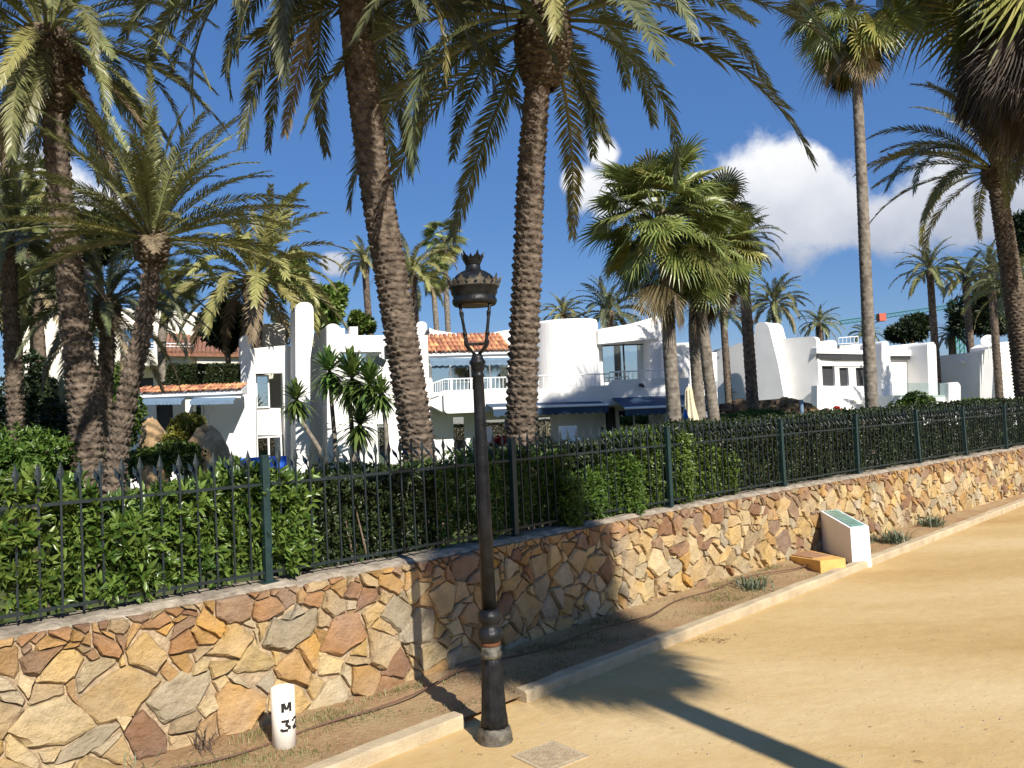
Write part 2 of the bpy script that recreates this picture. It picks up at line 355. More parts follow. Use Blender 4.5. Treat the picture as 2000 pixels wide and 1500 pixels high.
def wp(s, off=0.0, z=0.0):
    """point at arc length s, off metres behind the wall's face, height z"""
    s = min(max(s, 0), WLEN - 1e-4); i = int(np.searchsorted(WS, s, side='right')) - 1; i = min(i, len(WL) - 2)
    t = (s - WS[i]) / (WS[i + 1] - WS[i]); p = WL[i].lerp(WL[i + 1], t)
    d = (WL[min(i + 2, len(WL) - 1)] - WL[max(i - 1, 0)]).normalized(); n = Vector((-d.y, d.x, 0))
    return Vector((p.x + n.x * off, p.y + n.y * off, z))
def s_of(x, y):
    return min(((WL[i] - Vector((x, y, 0))).length, WS[i]) for i in range(len(WL)))[1]
WH = 1.06; GZ = 0.6

# ------------------------------------------------------------------ ground
def sheet(name, pts, z, m, kind='structure'):
    o = put(name, mkmesh(name, [(p[0], p[1], z) for p in pts], [tuple(range(len(pts)))], m)); o['kind'] = kind; return o
sheet('path', [(-900, -900), (900, -900), (900, 900), (-900, 900)], 0, MT['sand'])
# planting strip: a gently lumpy soil sheet between kerb and wall
def kerb_pt(t, off=0):   # t = distance along y = x + 6.53, off towards the wall
    return Vector((-0.45 + t * 0.7071 - off * 0.7071, 6.08 + t * 0.7071 + off * 0.7071, 0))
rs = random.Random(5)
V = []; F = []; ns = 150; nd = 8
for i in range(ns + 1):
    s = 0.3 + (WLEN - 0.6) * i / ns; w = wp(s, 0.06)
    t = ((w.x + 0.45) * 0.7071 + (w.y - 6.08) * 0.7071)
    k = kerb_pt(t, 0.05)
    if (k - w).dot(wp(s, 1) - wp(s, 0)) > -0.12: k = wp(s, -0.12)
    for j in range(nd + 1):
        p = w.lerp(k, j / nd); e = j / nd
        V.append((p.x, p.y, 0.045 + 0.05 * (1 - e) + (rs.uniform(-.012, .012) if 0 < j < nd else 0)))
for i in range(ns):
    for j in range(nd):
        a = i * (nd + 1) + j; F.append((a, a + 1, a + nd + 2, a + nd + 1))
o = put('planting_strip', mkmesh('planting_strip', V, F, MT['soil'], True)); o['kind'] = 'structure'
def kerb(t0, t1):
    m = MB(); n = max(2, int((t1 - t0) / 0.25)); r = random.Random(int(t0 * 7) + 3); V = []; F = []
    for i in range(n + 1):
        t = t0 + (t1 - t0) * i / n; j = lambda a: r.uniform(-a, a)
        for (off, z) in ((-.012, -.05), (-.005 + j(.006), .075 + j(.006)), (.012 + j(.006), .092 + j(.004)), (.105 + j(.008), .098 + j(.004)), (.125, .08), (.13, -.05)):
            p = kerb_pt(t, off); V.append((p.x, p.y, z))
    for i in range(n):
        for k in range(5): F.append((i * 6 + k, (i + 1) * 6 + k, (i + 1) * 6 + k + 1, i * 6 + k + 1))
    F.append((0, 1, 2, 3, 4, 5)); F.append(tuple(n * 6 + k for k in (5, 4, 3, 2, 1, 0)))
    o = put('kerb', mkmesh('kerb', V, F, MT['kerb'])); o['kind'] = 'structure'
kerb(-7.0, -0.02); kerb(0.62, 30)
# garden terrace behind the wall
V = [wp(s, 0.25, GZ) for s in np.linspace(0, WLEN, 40)]
far = [(700, 700), (0, 900), (-800, 700), (-700, 0)]
o = put('garden_ground', mkmesh('garden_ground', [tuple(v) for v in V] + [(x, y, GZ) for x, y in far], [tuple(range(len(V) + len(far)))], MT['garden'])); o['kind'] = 'structure'

# ------------------------------------------------------------------ stone wall
random.seed(11)
wall = thing('stone_wall', 'rubble wall of tan, ochre and brown stones below the iron fence', 'wall', tuple(wp(8)))
nseg = 90; m = MB(); V = []; F = []
for i in range(nseg + 1):
    s = WLEN * i / nseg
    for (off, z) in ((0.014, -0.1), (0.014, WH - 0.05), (0.34, WH - 0.05), (0.34, -0.1)): V.append(wp(s, off, z))
for i in range(nseg):
    for k in range(3): F.append((i * 4 + k, (i + 1) * 4 + k, (i + 1) * 4 + k + 1, i * 4 + k + 1))
F.append((0, 1, 2, 3)); F.append((nseg * 4 + 3, nseg * 4 + 2, nseg * 4 + 1, nseg * 4))
put('mortar_core', mkmesh('mortar_core', V, F, MT['cement']), wall)
V = []; F = []; nseg = 420; r = random.Random(2)
for i in range(nseg + 1):
    s = WLEN * i / nseg; j = r.uniform(-.012, .045); jz = r.uniform(-.014, .012)
    for (off, z) in ((0.012 + j, WH - 0.05), (0.025 + j, WH - 0.018 + jz), (0.10, WH + 0.004 + jz), (0.36, WH), (0.36, WH - 0.06)): V.append(wp(s, off, z))
for i in range(nseg):
    for k in range(4): F.append((i * 5 + k, (i + 1) * 5 + k, (i + 1) * 5 + k + 1, i * 5 + k + 1))
put('cement_cap', mkmesh('cement_cap', V, F, MT['capcement'], False), wall)
TONES = [(0.50, 0.365, 0.19), (0.52, 0.405, 0.235), (0.45, 0.325, 0.175), (0.41, 0.265, 0.13), (0.39, 0.295, 0.18), (0.37, 0.31, 0.215), (0.46, 0.375, 0.245),
         (0.30, 0.195, 0.12), (0.245, 0.15, 0.095), (0.34, 0.205, 0.115), (0.29, 0.20, 0.135), (0.45, 0.285, 0.13)]
S_SPLIT = s_of(-0.87, 7.05)
def stone_r(s, h):
    if h > WH - 0.13: return 0.062
    if s < S_SPLIT + 0.3: return 0.145 if h < 0.78 else 0.085
    return 0.105
seeds = []
cell = {}
def near_ok(s, h, rr):
    ci, cj = int(s / .3), int(h / .3)
    for a in range(ci - 1, ci + 2):
        for b in range(cj - 1, cj + 2):
            for (s2, h2, r2) in cell.get((a, b), ()):
                if (s - s2) ** 2 * 0.72 + (h - h2) ** 2 * 1.35 < (0.66 * (rr + r2)) ** 2: return False
    return True
SMAX = 28.0
def warp(s, h):
    e = min(1, max(0, h) / .12) * min(1, max(0, WH - .05 - h) / .12)
    return (s + .045 * math.sin(s * 9.1 + h * 13) + .03 * math.sin(s * 17 - h * 23 + 1), h + e * (.04 * math.sin(s * 11 - h * 7 + 2) + .022 * math.sin(s * 23 + h * 15)))
for pas, kk in ((1.5, 450), (1.1, 2500), (0.8, 9000), (0.5, 20000)):
    for _ in range(kk):
        s = random.uniform(0.2, SMAX); h = random.uniform(0.0, WH - 0.03)
        rr = stone_r(s, h) * pas * random.uniform(0.85, 1.15)
        if h > WH - 0.13 and pas > 1.2: continue
        if near_ok(s, h, rr):
            seeds.append((s, h, rr)); cell.setdefault((int(s / .3), int(h / .3)), []).append((s, h, rr))
kd = KDTree(len(seeds))
for i, (s, h, rr) in enumerate(seeds): kd.insert((s, h, 0), i)
kd.balance()
def clip(poly, nx, ny, d):
    out = []
    for i in range(len(poly)):
        a = poly[i]; b = poly[(i + 1) % len(poly)]; fa = a[0] * nx + a[1] * ny - d; fb = b[0] * nx + b[1] * ny - d
        if fa <= 0: out.append(a)
        if (fa < 0 < fb) or (fb < 0 < fa):
            t = fa / (fa - fb); out.append((a[0] + (b[0] - a[0]) * t, a[1] + (b[1] - a[1]) * t))
    return out
stones = []
for i, (s, h, rr) in enumerate(seeds):
    poly = [(s - 0.6, -0.03), (s + 0.6, -0.03), (s + 0.6, WH - 0.025), (s - 0.6, WH - 0.025)]
    for (co, j, dist) in kd.find_n((s, h, 0), 26):
        if j == i: continue
        s2, h2, r2 = seeds[j]; dx, dy = s2 - s, h2 - h; L = math.hypot(dx, dy)
        k = 0.5 + (rr * rr - r2 * r2) / (2 * L * L); k = min(max(k, .2), .8)
        ang = random.Random(min(i, j) * 7919 + max(i, j)).uniform(-.22, .22) if True else 0
        nx, ny = dx / L, dy / L
        ca, sa = math.cos(ang), math.sin(ang); mx_, my_ = s + dx * k, h + dy * k
        nx2, ny2 = nx * ca - ny * sa, nx * sa + ny * ca
        poly = clip(poly, nx2, ny2, nx2 * mx_ + ny2 * my_)
        if len(poly) < 3: break
    if len(poly) < 3: continue
    poly = [warp(*p) for p in poly]
    A = 0.5 * sum(poly[a][0] * poly[(a + 1) % len(poly)][1] - poly[(a + 1) % len(poly)][0] * poly[a][1] for a in range(len(poly)))
    if A < 0.0012: continue
    cx = sum(p[0] for p in poly) / len(poly); cy = sum(p[1] for p in poly) / len(poly)
    # inset by the joint, then roughen
    joint = 0.0035 + random.random() * 0.0045
    q = []
    for p in poly:
        dx, dy = p[0] - cx, p[1] - cy; L = math.hypot(dx, dy) + 1e-6; f = max(0.3, (L - joint * 1.3) / L); q.append((cx + dx * f, cy + dy * f))
    ring = []
    for a in range(len(q)):
        p0, p1 = q[a], q[(a + 1) % len(q)]; L = math.hypot(p1[0] - p0[0], p1[1] - p0[1])
        if L < 0.012: continue
        ring.append(p0 if L < .05 else (p0[0] * .96 + p1[0] * .04, p0[1] * .96 + p1[1] * .04))
        k = 1 if L < 0.09 else (2 if L < 0.2 else 3)
        for u in range(1, k + 1):
            w = u / (k + 1) if k > 1 else 0.5
            jx = random.uniform(-.09, .05) * L * .5
            ring.append((p0[0] + (p1[0] - p0[0]) * w - (p1[1] - p0[1]) / L * -jx, p0[1] + (p1[1] - p0[1]) * w - (p1[0] - p0[0]) / L * jx))
        if L >= .05: ring.append((p0[0] * .04 + p1[0] * .96, p0[1] * .04 + p1[1] * .96))
    if len(ring) < 3: continue
    n = len(ring); proud = random.uniform(-0.004, 0.034) * (1 if A > .008 else .7); tx, ty = random.uniform(-.14, .14), random.uniform(-.14, .14)
    V = [wp(p[0], 0.04, p[1]) for p in ring]
    V += [wp(p[0], 0.004 - proud * .75 + random.uniform(-.004, .004), p[1]) for p in ring]
    for p in ring:
        f = random.uniform(.80, .93); x, y = cx + (p[0] - cx) * f, cy + (p[1] - cy) * f
        V.append(wp(x, -0.012 - proud + (x - cx) * tx + (y - cy) * ty + random.uniform(-.0025, .0025), y))
    F = []
    for a in range(n):
        b = (a + 1) % n; F += [(a, b, n + b, n + a), (n + a, n + b, 2 * n + b, 2 * n + a)]
    F.append(tuple(range(2 * n, 3 * n)))
    if cy > WH - .2: tone = random.choice(TONES[3:5] + TONES[7:])
    elif s > S_SPLIT: tone = random.choice(TONES[:7] * 3 + TONES[:3] * 2 + TONES[7:])
    else: tone = random.choice(TONES[:7] * 3 + TONES[7:] + [TONES[0], TONES[1]] * 3)
    g = random.uniform(.78, 1.05); tone = tuple(c * g for c in tone)
    P = wp(cx, 0, cy); scr = A / (P.x ** 2 + P.y ** 2) if s_of(P.x, P.y) > 1.6 else A / 1e4
    stones.append((scr, V, F, tone))
stones.sort(key=lambda q: -q[0])
def tone_mesh(name, V, F, cols):
    me = mkmesh(name, V, F, MT['stone']); at_ = me.color_attributes.new('tone', 'FLOAT_COLOR', 'POINT')
    at_.data.foreach_set('color', np.array(cols, dtype=np.float32).ravel()); return me
for (scr, V, F, tone) in stones[:300]:
    put('stone', tone_mesh('stone', V, F, [(*tone, 1)] * len(V)), wall)
V = []; F = []; cols = []
for (scr, v, f, tone) in stones[300:]:
    n = len(V); V += v; F += [tuple(i + n for i in q) for q in f]; cols += [(*tone, 1)] * len(v)
o = put('small_stones', tone_mesh('small_stones', V, F, cols), wall); o['kind'] = 'stuff'

# ------------------------------------------------------------------ iron fence
fence = thing('iron_fence', 'dark green iron fence with forked spear-headed pickets on the stone wall', 'fence', tuple(wp(8, .16, WH)))
post_xy = [(-3.75, 4.66), (-1.92, 6.27), (-0.05, 8.05), (1.83, 9.88), (3.76, 11.75), (5.55, 13.32), (7.26, 14.84), (8.98, 16.36), (10.65, 17.9), (12.4, 19.4), (14.2, 21.0)]
ps = [s_of(x, y) for x, y in post_xy]; ps[0] = ps[1] - 2.55
FOFF = 0.16; FH = 0.86
pm = MB(); pm.box((0, 0, .475), (.055, .055, .95)); pm.box((0, 0, .955), (.064, .064, .012)); pm.box((0, 0, .006), (.12, .12, .012))
pm_me = mkmesh('fence_post', pm.V, pm.F, MT['post'])
def spear(m, base, d, L, w=0.019, th=.006):
    """flat diamond spear head at base along d"""
    d = Vector(d).normalized(); sx = Vector((1, 0, 0)); n = d.cross(sx).normalized() * th
    b = Vector(base); a = b + d * L * .38; t = b + d * L
    m.add([b + n * .8 - sx * .005, b + n * .8 + sx * .005, b - n * .8 + sx * .005, b - n * .8 - sx * .005, a - sx * w, a + sx * w, a + n, a - n, t],
          [(0, 1, 5, 6), (1, 2, 5), (2, 3, 4, 7), (3, 0, 4), (0, 6, 4), (2, 7, 5), (4, 6, 8), (6, 5, 8), (5, 7, 8), (7, 4, 8)])
pk = MB(); pk.box((0, 0, FH / 2), (.013, .013, FH)); spear(pk, (0, 0, FH - .01), (0, 0, 1), .13, .023)
pk.tube([(0, .004, FH - .095), (0, .055, FH - .03)], .0065, 4); spear(pk, (0, .052, FH - .034), (0, .72, .69), .12, .021)
pk_me = mkmesh('picket', pk.V, pk.F, MT['iron'])
def on_fence(me, name, s, z):
    o = bpy.data.objects.new(name, me); link(o); o.parent = fence
    o.matrix_parent_inverse = Matrix.Translation(-TH[fence.name]); p = wp(s, FOFF, z); o.location = p
    d = wp(s + .05, 0) - wp(s - .05, 0); o.rotation_euler = (random.uniform(-.012, .012), random.uniform(-.012, .012), math.atan2(d.y, d.x) + random.uniform(-.1, .1)); return o
for s in ps: on_fence(pm_me, 'post', s, WH)
for a, b in zip(ps[:-1], ps[1:]):
    n = round((b - a) / .128)
    for k in range(1, n): on_fence(pk_me, 'picket', a + (b - a) * k / n, WH + .035)
    for z in (WH + .075, WH + FH - .12):
        m = MB(); q = [wp(a + (b - a) * u / 8, FOFF, z) for u in range(9)]
        for p0, p1 in zip(q[:-1], q[1:]):
            d = (p1 - p0).normalized(); nn = Vector((-d.y, d.x, 0)) * .006; zz = Vector((0, 0, .011))
            m.hexa([p0 - nn - zz, p1 - nn - zz, p1 + nn - zz, p0 + nn - zz], [p0 - nn + zz, p1 - nn + zz, p1 + nn + zz, p0 + nn + zz])
        m.build('rail', MT['iron'], fence)

# ------------------------------------------------------------------ street lamp
LP = Vector((-0.235, 5.80, 0)); LK = 5.86 / FPX
def lz(y): 
    return at(965 - (1450 - y) * .0495, y, 5.8).z
lamp = thing('street_lamp', 'black cast iron lamp post with a crowned open lantern on the path edge', 'street lamp', tuple(LP))
def lathe_px(name, prof, m, n=32, flute=0, parent=None):
    b = MB(); b.lathe([(r * LK, lz(y)) for (y, r) in prof], (LP.x, LP.y, 0), n, flute); o = b.build(name, m, parent or lamp, True)
    if flute == 0:
        pass
    return o
lathe_px('plinth', [(1462, 35), (1444, 34), (1440, 32.5), (1436, 33.5), (1424, 31), (1419, 29), (1417, 26.5)], MT['castworn'])
lathe_px('fluted_base', [(1418, 27), (1400, 25.5), (1392, 24.2), (1300, 19.6), (1286, 18.8), (1284, 17.2)], MT['cast'], 36, .07)
lathe_px('collar', [(1285, 18.5), (1280, 20.5), (1275, 20.5), (1272, 18.2), (1259, 18.0)], MT['castworn'])
lathe_px('rust_ring', [(1260, 18.4), (1258, 19.4), (1254, 19.4), (1252, 18.2)], MT['rust'])
lathe_px('base_moulding', [(1253, 18.5), (1249, 22), (1243, 25.2), (1235, 25.2), (1229, 22.5), (1225, 18), (1219, 17.2), (1215, 19), (1210, 22.4), (1201, 23), (1196, 21), (1192, 17), (1189, 14.5)], MT['cast'])
lathe_px('shaft', [(1190, 14.2), (1000, 13.0), (800, 11.2), (738, 10.6), (736, 12.2), (732, 12.2), (730, 10.8), (724, 10.8), (722, 12.6), (718, 13.2), (714, 13.2), (710, 15.8), (706, 15.6), (702, 12.4), (697, 11), (692, 9)], MT['cast'])
lantern_bottom = lz(674); lantern_top = lz(587)
fr = MB()
AX = Vector((LP.x, LP.y, 0)); toC = Vector((-LP.x, -LP.y, 0)).normalized(); sd = Vector((-toC.y, toC.x, 0))
for (a, b) in ((1, .72), (-1, .72), (1, -.72), (-1, -.72)):
    out = (sd * a + toC * b)
    f = lambda rpx, y: AX + out * rpx * LK + Vector((0, 0, lz(y)))
    am = MB(); am.tube([f(3, 694), f(9, 687), f(17, 678), f(20, 670), f(20, 662), f(24, 632), f(30.5, 584)], [.012, .010, .013, .018, .012, .011, .012], 7)
    am.tube([f(21.5, 655), f(22, 650)], [.016, .016], 6); am.tube([f(26, 615), f(26.5, 611)], [.015, .015], 6)
    am.build('lantern_arm', MT['cast'], lamp, True)
    fr.tube([f(19.5, 672), AX + (sd * a - toC * b) * 19.5 * LK + Vector((0, 0, lz(672)))], .006, 5)
    fr.tube([f(19.5, 672), AX + (-sd * a + toC * b) * 19.5 * LK + Vector((0, 0, lz(672)))], .006, 5)
fr.build('lantern_ring', MT['cast'], lamp)
hood = lathe_px('hood', [(596, 36), (597, 40), (592, 43.5), (586, 43.5), (583, 41), (578, 42), (574, 45), (566, 45.5), (563, 49), (560, 48.5), (557, 44), (552, 43), (545, 40), (538, 34), (532, 25), (528, 15.5), (520, 14.2), (517, 13)], MT['cast'], 36)
lathe_px('reflector', [(588, 35), (595, 34.5), (597, 35)], MT['castworn'], 24, 0, hood)
def cresting(n, r0, y0, r1, y1, w, par, name):
    m = MB()
    for k in range(n):
        a = 2 * math.pi * (k + .3) / n; o_ = Vector((math.cos(a), math.sin(a), 0)); t = Vector((-o_.y, o_.x, 0))
        b0 = AX + o_ * r0 * LK + Vector((0, 0, lz(y0))); b1 = AX + o_ * r1 * LK + Vector((0, 0, lz(y1))); up = b1 - b0; th = o_ * .004
        big = 1.0 if k % 2 == 0 else .72
        pts = [(-w * .5, 0), (-w * .35, .25), (-w * .62, .5), (-w * .25, .62), (0, 1.0), (w * .25, .62), (w * .62, .5), (w * .35, .25), (w * .5, 0)]
        fr_ = [b0 + up * v * big + t * u for u, v in pts]; n_ = len(fr_)
        m.add([p + th for p in fr_] + [p - th for p in fr_], [tuple(range(n_)), tuple(range(2 * n_ - 1, n_ - 1, -1))] + [(i, i + n_, (i + 1) % n_ + n_, (i + 1) % n_) for i in range(n_)])
    return m.build(name, MT['castworn'] if n > 12 else MT['cast'], par)
cresting(18, 48, 562, 55, 541, .052, hood, 'cresting')
cr_ = lathe_px('crown_band', [(519, 13.5), (517, 15), (512, 16.2), (509, 16.5)], MT['cast'], 24, 0, lamp)
cresting(10, 15.5, 513, 24, 492, .042, lamp, 'crown_points')

# ------------------------------------------------------------------ small things on the strip
def tuft(name, label, cat, base, n, L, spread, m, seed, w=.006, group=None, lean=0.6):
    r = random.Random(seed); V = []; F = []
    for _ in range(n):
        a = r.uniform(0, 6.283); e = r.uniform(.35, 1.45); l = L * r.uniform(.5, 1.1); o_ = Vector((math.cos(a), math.sin(a), 0)); t = Vector((-o_.y, o_.x, 0)) * w
        b = Vector((r.gauss(0, spread), r.gauss(0, spread), 0)); p = b; d = o_ * math.cos(e) + Vector((0, 0, math.sin(e)))
        q = b + d * l * .55; z = b + d * l + Vector((0, 0, -l * lean * .3)) + o_ * l * .1; i = len(V)
        V += [b - t * .6, b + t * .6, q - t, q + t, z]; F += [(i, i + 1, i + 3, i + 2), (i + 2, i + 3, i + 4)]
    th = thing(name, label, cat, tuple(base), group)
    mb = MB(); mb.add(V, F); mb.build('foliage', m, th, False, True)
    return th
pipe_b = gnd(556, 1462, .05)
mk = thing('marker_pipe', 'short white plastic marker pipe stencilled M 32 at the wall foot', 'marker', (pipe_b.x, pipe_b.y, 0))
PR = 0.079; ph = .46
b = MB(); b.lathe([(PR, 0.0), (PR, ph), (PR - .008, ph + .002), (PR - .009, ph - .12)], (pipe_b.x, pipe_b.y, .0), 28); b.build('tube', MT['pipe'], mk, True)
toc = math.atan2(-pipe_b.y, -pipe_b.x)
def stencil(strokes, ang0, zc, sc):
    """flat strokes (x0,y0,x1,y1,width) painted on the tube, wrapped as thin shells"""
    m = MB()
    for (x0, y0, x1, y1, w) in strokes:
        n = 5; dx, dy = x1 - x0, y1 - y0; L = math.hypot(dx, dy); nx, ny = -dy / L * w / 2, dx / L * w / 2; V = []; F = []
        for i in range(n + 1):
            t = i / n
            for sg in (-1, 1):
                x = (x0 + dx * t + nx * sg) * sc; y = (y0 + dy * t + ny * sg) * sc
                a = ang0 + x / PR
                V.append((pipe_b.x + (PR + .0015) * math.cos(a), pipe_b.y + (PR + .0015) * math.sin(a), zc + y))
        F = [(2 * i, 2 * i + 2, 2 * i + 3, 2 * i + 1) for i in range(n)]; m.add(V, F)
    return m
a0 = toc + .28
stencil([(-.42, -.5, -.42, .5, .3), (.42, -.5, .42, .5, .3), (-.30, .5, -.06, -.25, .26), (.30, .5, .06, -.25, .26)], a0, .345, .062).build('stencil_letter', MT['ink'], mk)
stencil([(-.4, .45, .35, .45, .26), (.3, .42, -.02, .08, .24), (-.02, .08, .32, -.1, .24), (.36, -.05, .34, -.40, .32), (.20, -.45, -.4, -.45, .26), (-.4, -.25, -.4, -.5, .26)], a0 - .12, .225, .068).build('stencil_digit', MT['ink'], mk)
stencil([(-.38, .2, -.36, .42, .28), (-.3, .45, .3, .45, .24), (.34, .42, .3, .1, .32), (.3, .08, -.38, -.42, .26), (-.4, -.46, .4, -.46, .26)], a0 + .86, .23, .068).build('stencil_digit', MT['ink'], mk)

pa = gnd(1666, 1112); pb = gnd(1692, 1105); pc = gnd(1618, 1083)
pod = thing('information_plinth', 'white rendered plinth with a sloping green panel on top beside the path', 'plinth', (pa.x, pa.y, 0))
ax = Vector((pb.x - pa.x, pb.y - pa.y, 0)); ay = Vector((-.02, 1.0, 0)); ax = Vector((.29, .10, 0))
b0 = Vector((pa.x, pa.y, 0)); hF = .54; hB = .66
c4 = [b0, b0 + ax, b0 + ax + ay, b0 + ay]
m = MB(); m.hexa(c4, [c4[0] + Vector((0, 0, hF)), c4[1] + Vector((0, 0, hF)), c4[2] + Vector((0, 0, hB)), c4[3] + Vector((0, 0, hB))]); m.build('body', MT['whitetrim'], pod)
def tp(u, v, dz): return b0 + ax * u + ay * v + Vector((0, 0, hF + (hB - hF) * v + dz))
m = MB(); m.hexa([tp(.14, .05, .002), tp(.86, .05, .002), tp(.86, .95, .002), tp(.14, .95, .002)], [tp(.14, .05, .012), tp(.86, .05, .012), tp(.86, .95, .012), tp(.14, .95, .012)]); m.build('panel', MT['panelglass'], pod)
m = MB()
for v in np.linspace(.15, .85, 9): m.hexa([tp(.25, v, .0125), tp(.7, v, .0125), tp(.7, v + .025, .0125), tp(.25, v + .025, .0125)], [tp(.25, v, .0135), tp(.7, v, .0135), tp(.7, v + .025, .0135), tp(.25, v + .025, .0135)])
m.build('print_line', MT['grey_plant'], pod)

oa = gnd(1604, 1128); ob = gnd(1641, 1117)
orb = thing('orange_plinth', 'low orange painted block with a red tiled top beside the white plinth', 'block', (oa.x, oa.y, 0))
ax2 = Vector((.36, .10, 0)); ay2 = Vector((-.12, .95, 0)); b1 = Vector((oa.x, oa.y, 0))
m = MB(); m.hexa([b1, b1 + ax2, b1 + ax2 + ay2, b1 + ay2], [b1 + Vector((0, 0, .21)), b1 + ax2 + Vector((0, 0, .21)), b1 + ax2 + ay2 + Vector((0, 0, .17)), b1 + ay2 + Vector((0, 0, .13))]); m.build('body', MT['orange'], orb)
m = MB(); q = lambda u, v, dz: b1 + ax2 * u + ay2 * v + Vector((0, 0, .21 - .08 * v * (1 - u * .5) + dz))
m.hexa([q(.1, .28, .0), q(.85, .28, .0), q(.85, .97, .0), q(.1, .97, .0)], [q(.1, .28, .012), q(.85, .28, .012), q(.85, .97, .012), q(.1, .97, .012)]); m.build('tile_top', MT['redtile'], orb)

mc = gnd(1075, 1478)
man = thing('utility_cover', 'square dusty utility cover set flush in the sand near the lamp', 'cover', (mc.x, mc.y, 0))
m = MB(); m.box((mc.x, mc.y, .003), (.36, .36, .010), rad(38)); m.build('frame', MT['kerb'], man)
m = MB(); m.box((mc.x, mc.y, .006), (.30, .30, .010), rad(38)); m.build('lid', MT['manhole'], man)

hp = [wp(s, -.33 + .1 * math.sin(s * 1.7) + .05 * math.sin(s * 4.1), .105 - .012 * math.sin(s * 2.3)) for s in np.arange(s_of(-1.9, 6.1) - 1.5, s_of(4.2, 12.0), .18)]
m = MB(); m.tube(hp, .008, 6); o = m.build('drip_hose', MT['hose'], None, True); tag(o, 'thin brown irrigation hose lying along the planting strip', 'hose')

for (px, py, n, L, lab) in ((1475, 1150, 90, .24, 'small spiky green plant in front of the wall left of the orange block'), (1745, 1060, 160, .30, 'wide grey-green clump at the wall foot right of the white plinth'),
                            (1820, 1028, 130, .28, 'rounded grey-green clump farthest along the wall foot'), (1700, 1058, 50, .2, 'low dry tuft just right of the white plinth')):
    g = gnd(px, py, .06); tuft('strip_plant', lab, 'plant', g, n, L, .09, MT['grey_plant'], px, .009, 'plants on the planting strip')
for (px, py, lab) in ((395, 1490, 'thin dry twiggy plant at the lower left wall foot'), (262, 1490, 'single sprig of leaves near the bottom left of the wall')):
    g = gnd(px, py, .06); g = wp(s_of(g.x, g.y), -.14, .07)
    tuft('strip_plant', lab, 'plant', g, 26 if px > 300 else 9, .26 if px > 300 else .2, .05, MT['deadgrey'] if px > 300 else MT['grey_plant'], px, .0035, 'plants on the planting strip')
# grass on the strip
r = random.Random(8); V = []; F = []
for _ in range(34000):
    s = s_of(-3, 5) + r.random() ** 1.3 * 12; w = wp(s, 0); t = ((w.x + .45) + (w.y - 6.08)) * .7071; k = kerb_pt(t, .16); u = r.random()
    if math.sin(s * 2.1 + u * 3) + math.sin(s * 5.3 - u * 7) * .8 + r.gauss(0, .5) < .35: continue
    p = w.lerp(k, .12 + .85 * u); z = .045 + .05 * (1 - u); a = r.uniform(0, 6.28); l = r.uniform(.018, .05); o_ = Vector((math.cos(a), math.sin(a), 0)); tt = Vector((-o_.y, o_.x, 0)) * .004
    b = Vector((p.x, p.y, z - .008)); i = len(V); V += [b - tt, b + tt, b + o_ * l * .5 + Vector((0, 0, l))]; F.append((i, i + 1, i + 2))
o = put('strip_grass', mkmesh('strip_grass', V, F, MT['grass'])); o['kind'] = 'stuff'; o['label'] = 'sparse short grass on the planting strip'; o['category'] = 'grass'
V = []; F = []
for _ in range(1500):
    g = gnd(r.uniform(700, 2000), r.uniform(1000, 1500))
    if g.y - g.x > 6.45: continue
    a = r.uniform(0, 6.28); l = r.uniform(.003, .008) * (1 if r.random() < .95 else 1.8); i = len(V); b = Vector((g.x, g.y, 0))
    V += [b + Vector((math.cos(a + k * 1.57) * l * r.uniform(.7, 1.1), math.sin(a + k * 1.57) * l * r.uniform(.7, 1.1), 0)) for k in range(4)] + [b + Vector((0, 0, l * .7))]
    F += [(i, i + 1, i + 4), (i + 1, i + 2, i + 4), (i + 2, i + 3, i + 4), (i + 3, i, i + 4)]
o = put('gravel', mkmesh('gravel', V, F, MT['capcement'])); o['kind'] = 'stuff'; o['label'] = 'loose grit scattered over the sandy path'; o['category'] = 'gravel'
# litter: dry bits on the path
V = []; F = []
for _ in range(150):
    if r.random() < .5: g = gnd(r.gauss(1390, 30), r.gauss(1248, 6))
    else:
        g = gnd(r.uniform(900, 2000), r.uniform(1100, 1500))
        if g.y - g.x > 6.4: g = gnd(r.gauss(1395, 25), r.gauss(1250, 5))
    a = r.uniform(0, 6.28); l = r.uniform(.008, .03) if r.random() < .9 else .09; o_ = Vector((math.cos(a), math.sin(a), .1)) * l; tt = Vector((-o_.y, o_.x, .0)).normalized() * .004; b = Vector((g.x, g.y, .005)); i = len(V)
    V += [b, b + o_ * .5 + tt + Vector((0, 0, .006)), b + o_, b + o_ * .5 - tt + Vector((0, 0, .002))]; F.append((i, i + 1, i + 2, i + 3))
o = put('leaf_litter', mkmesh('leaf_litter', V, F, MT['litter'])); o['kind'] = 'stuff'; o['label'] = 'dry leaf litter scattered on the sandy path'; o['category'] = 'litter'
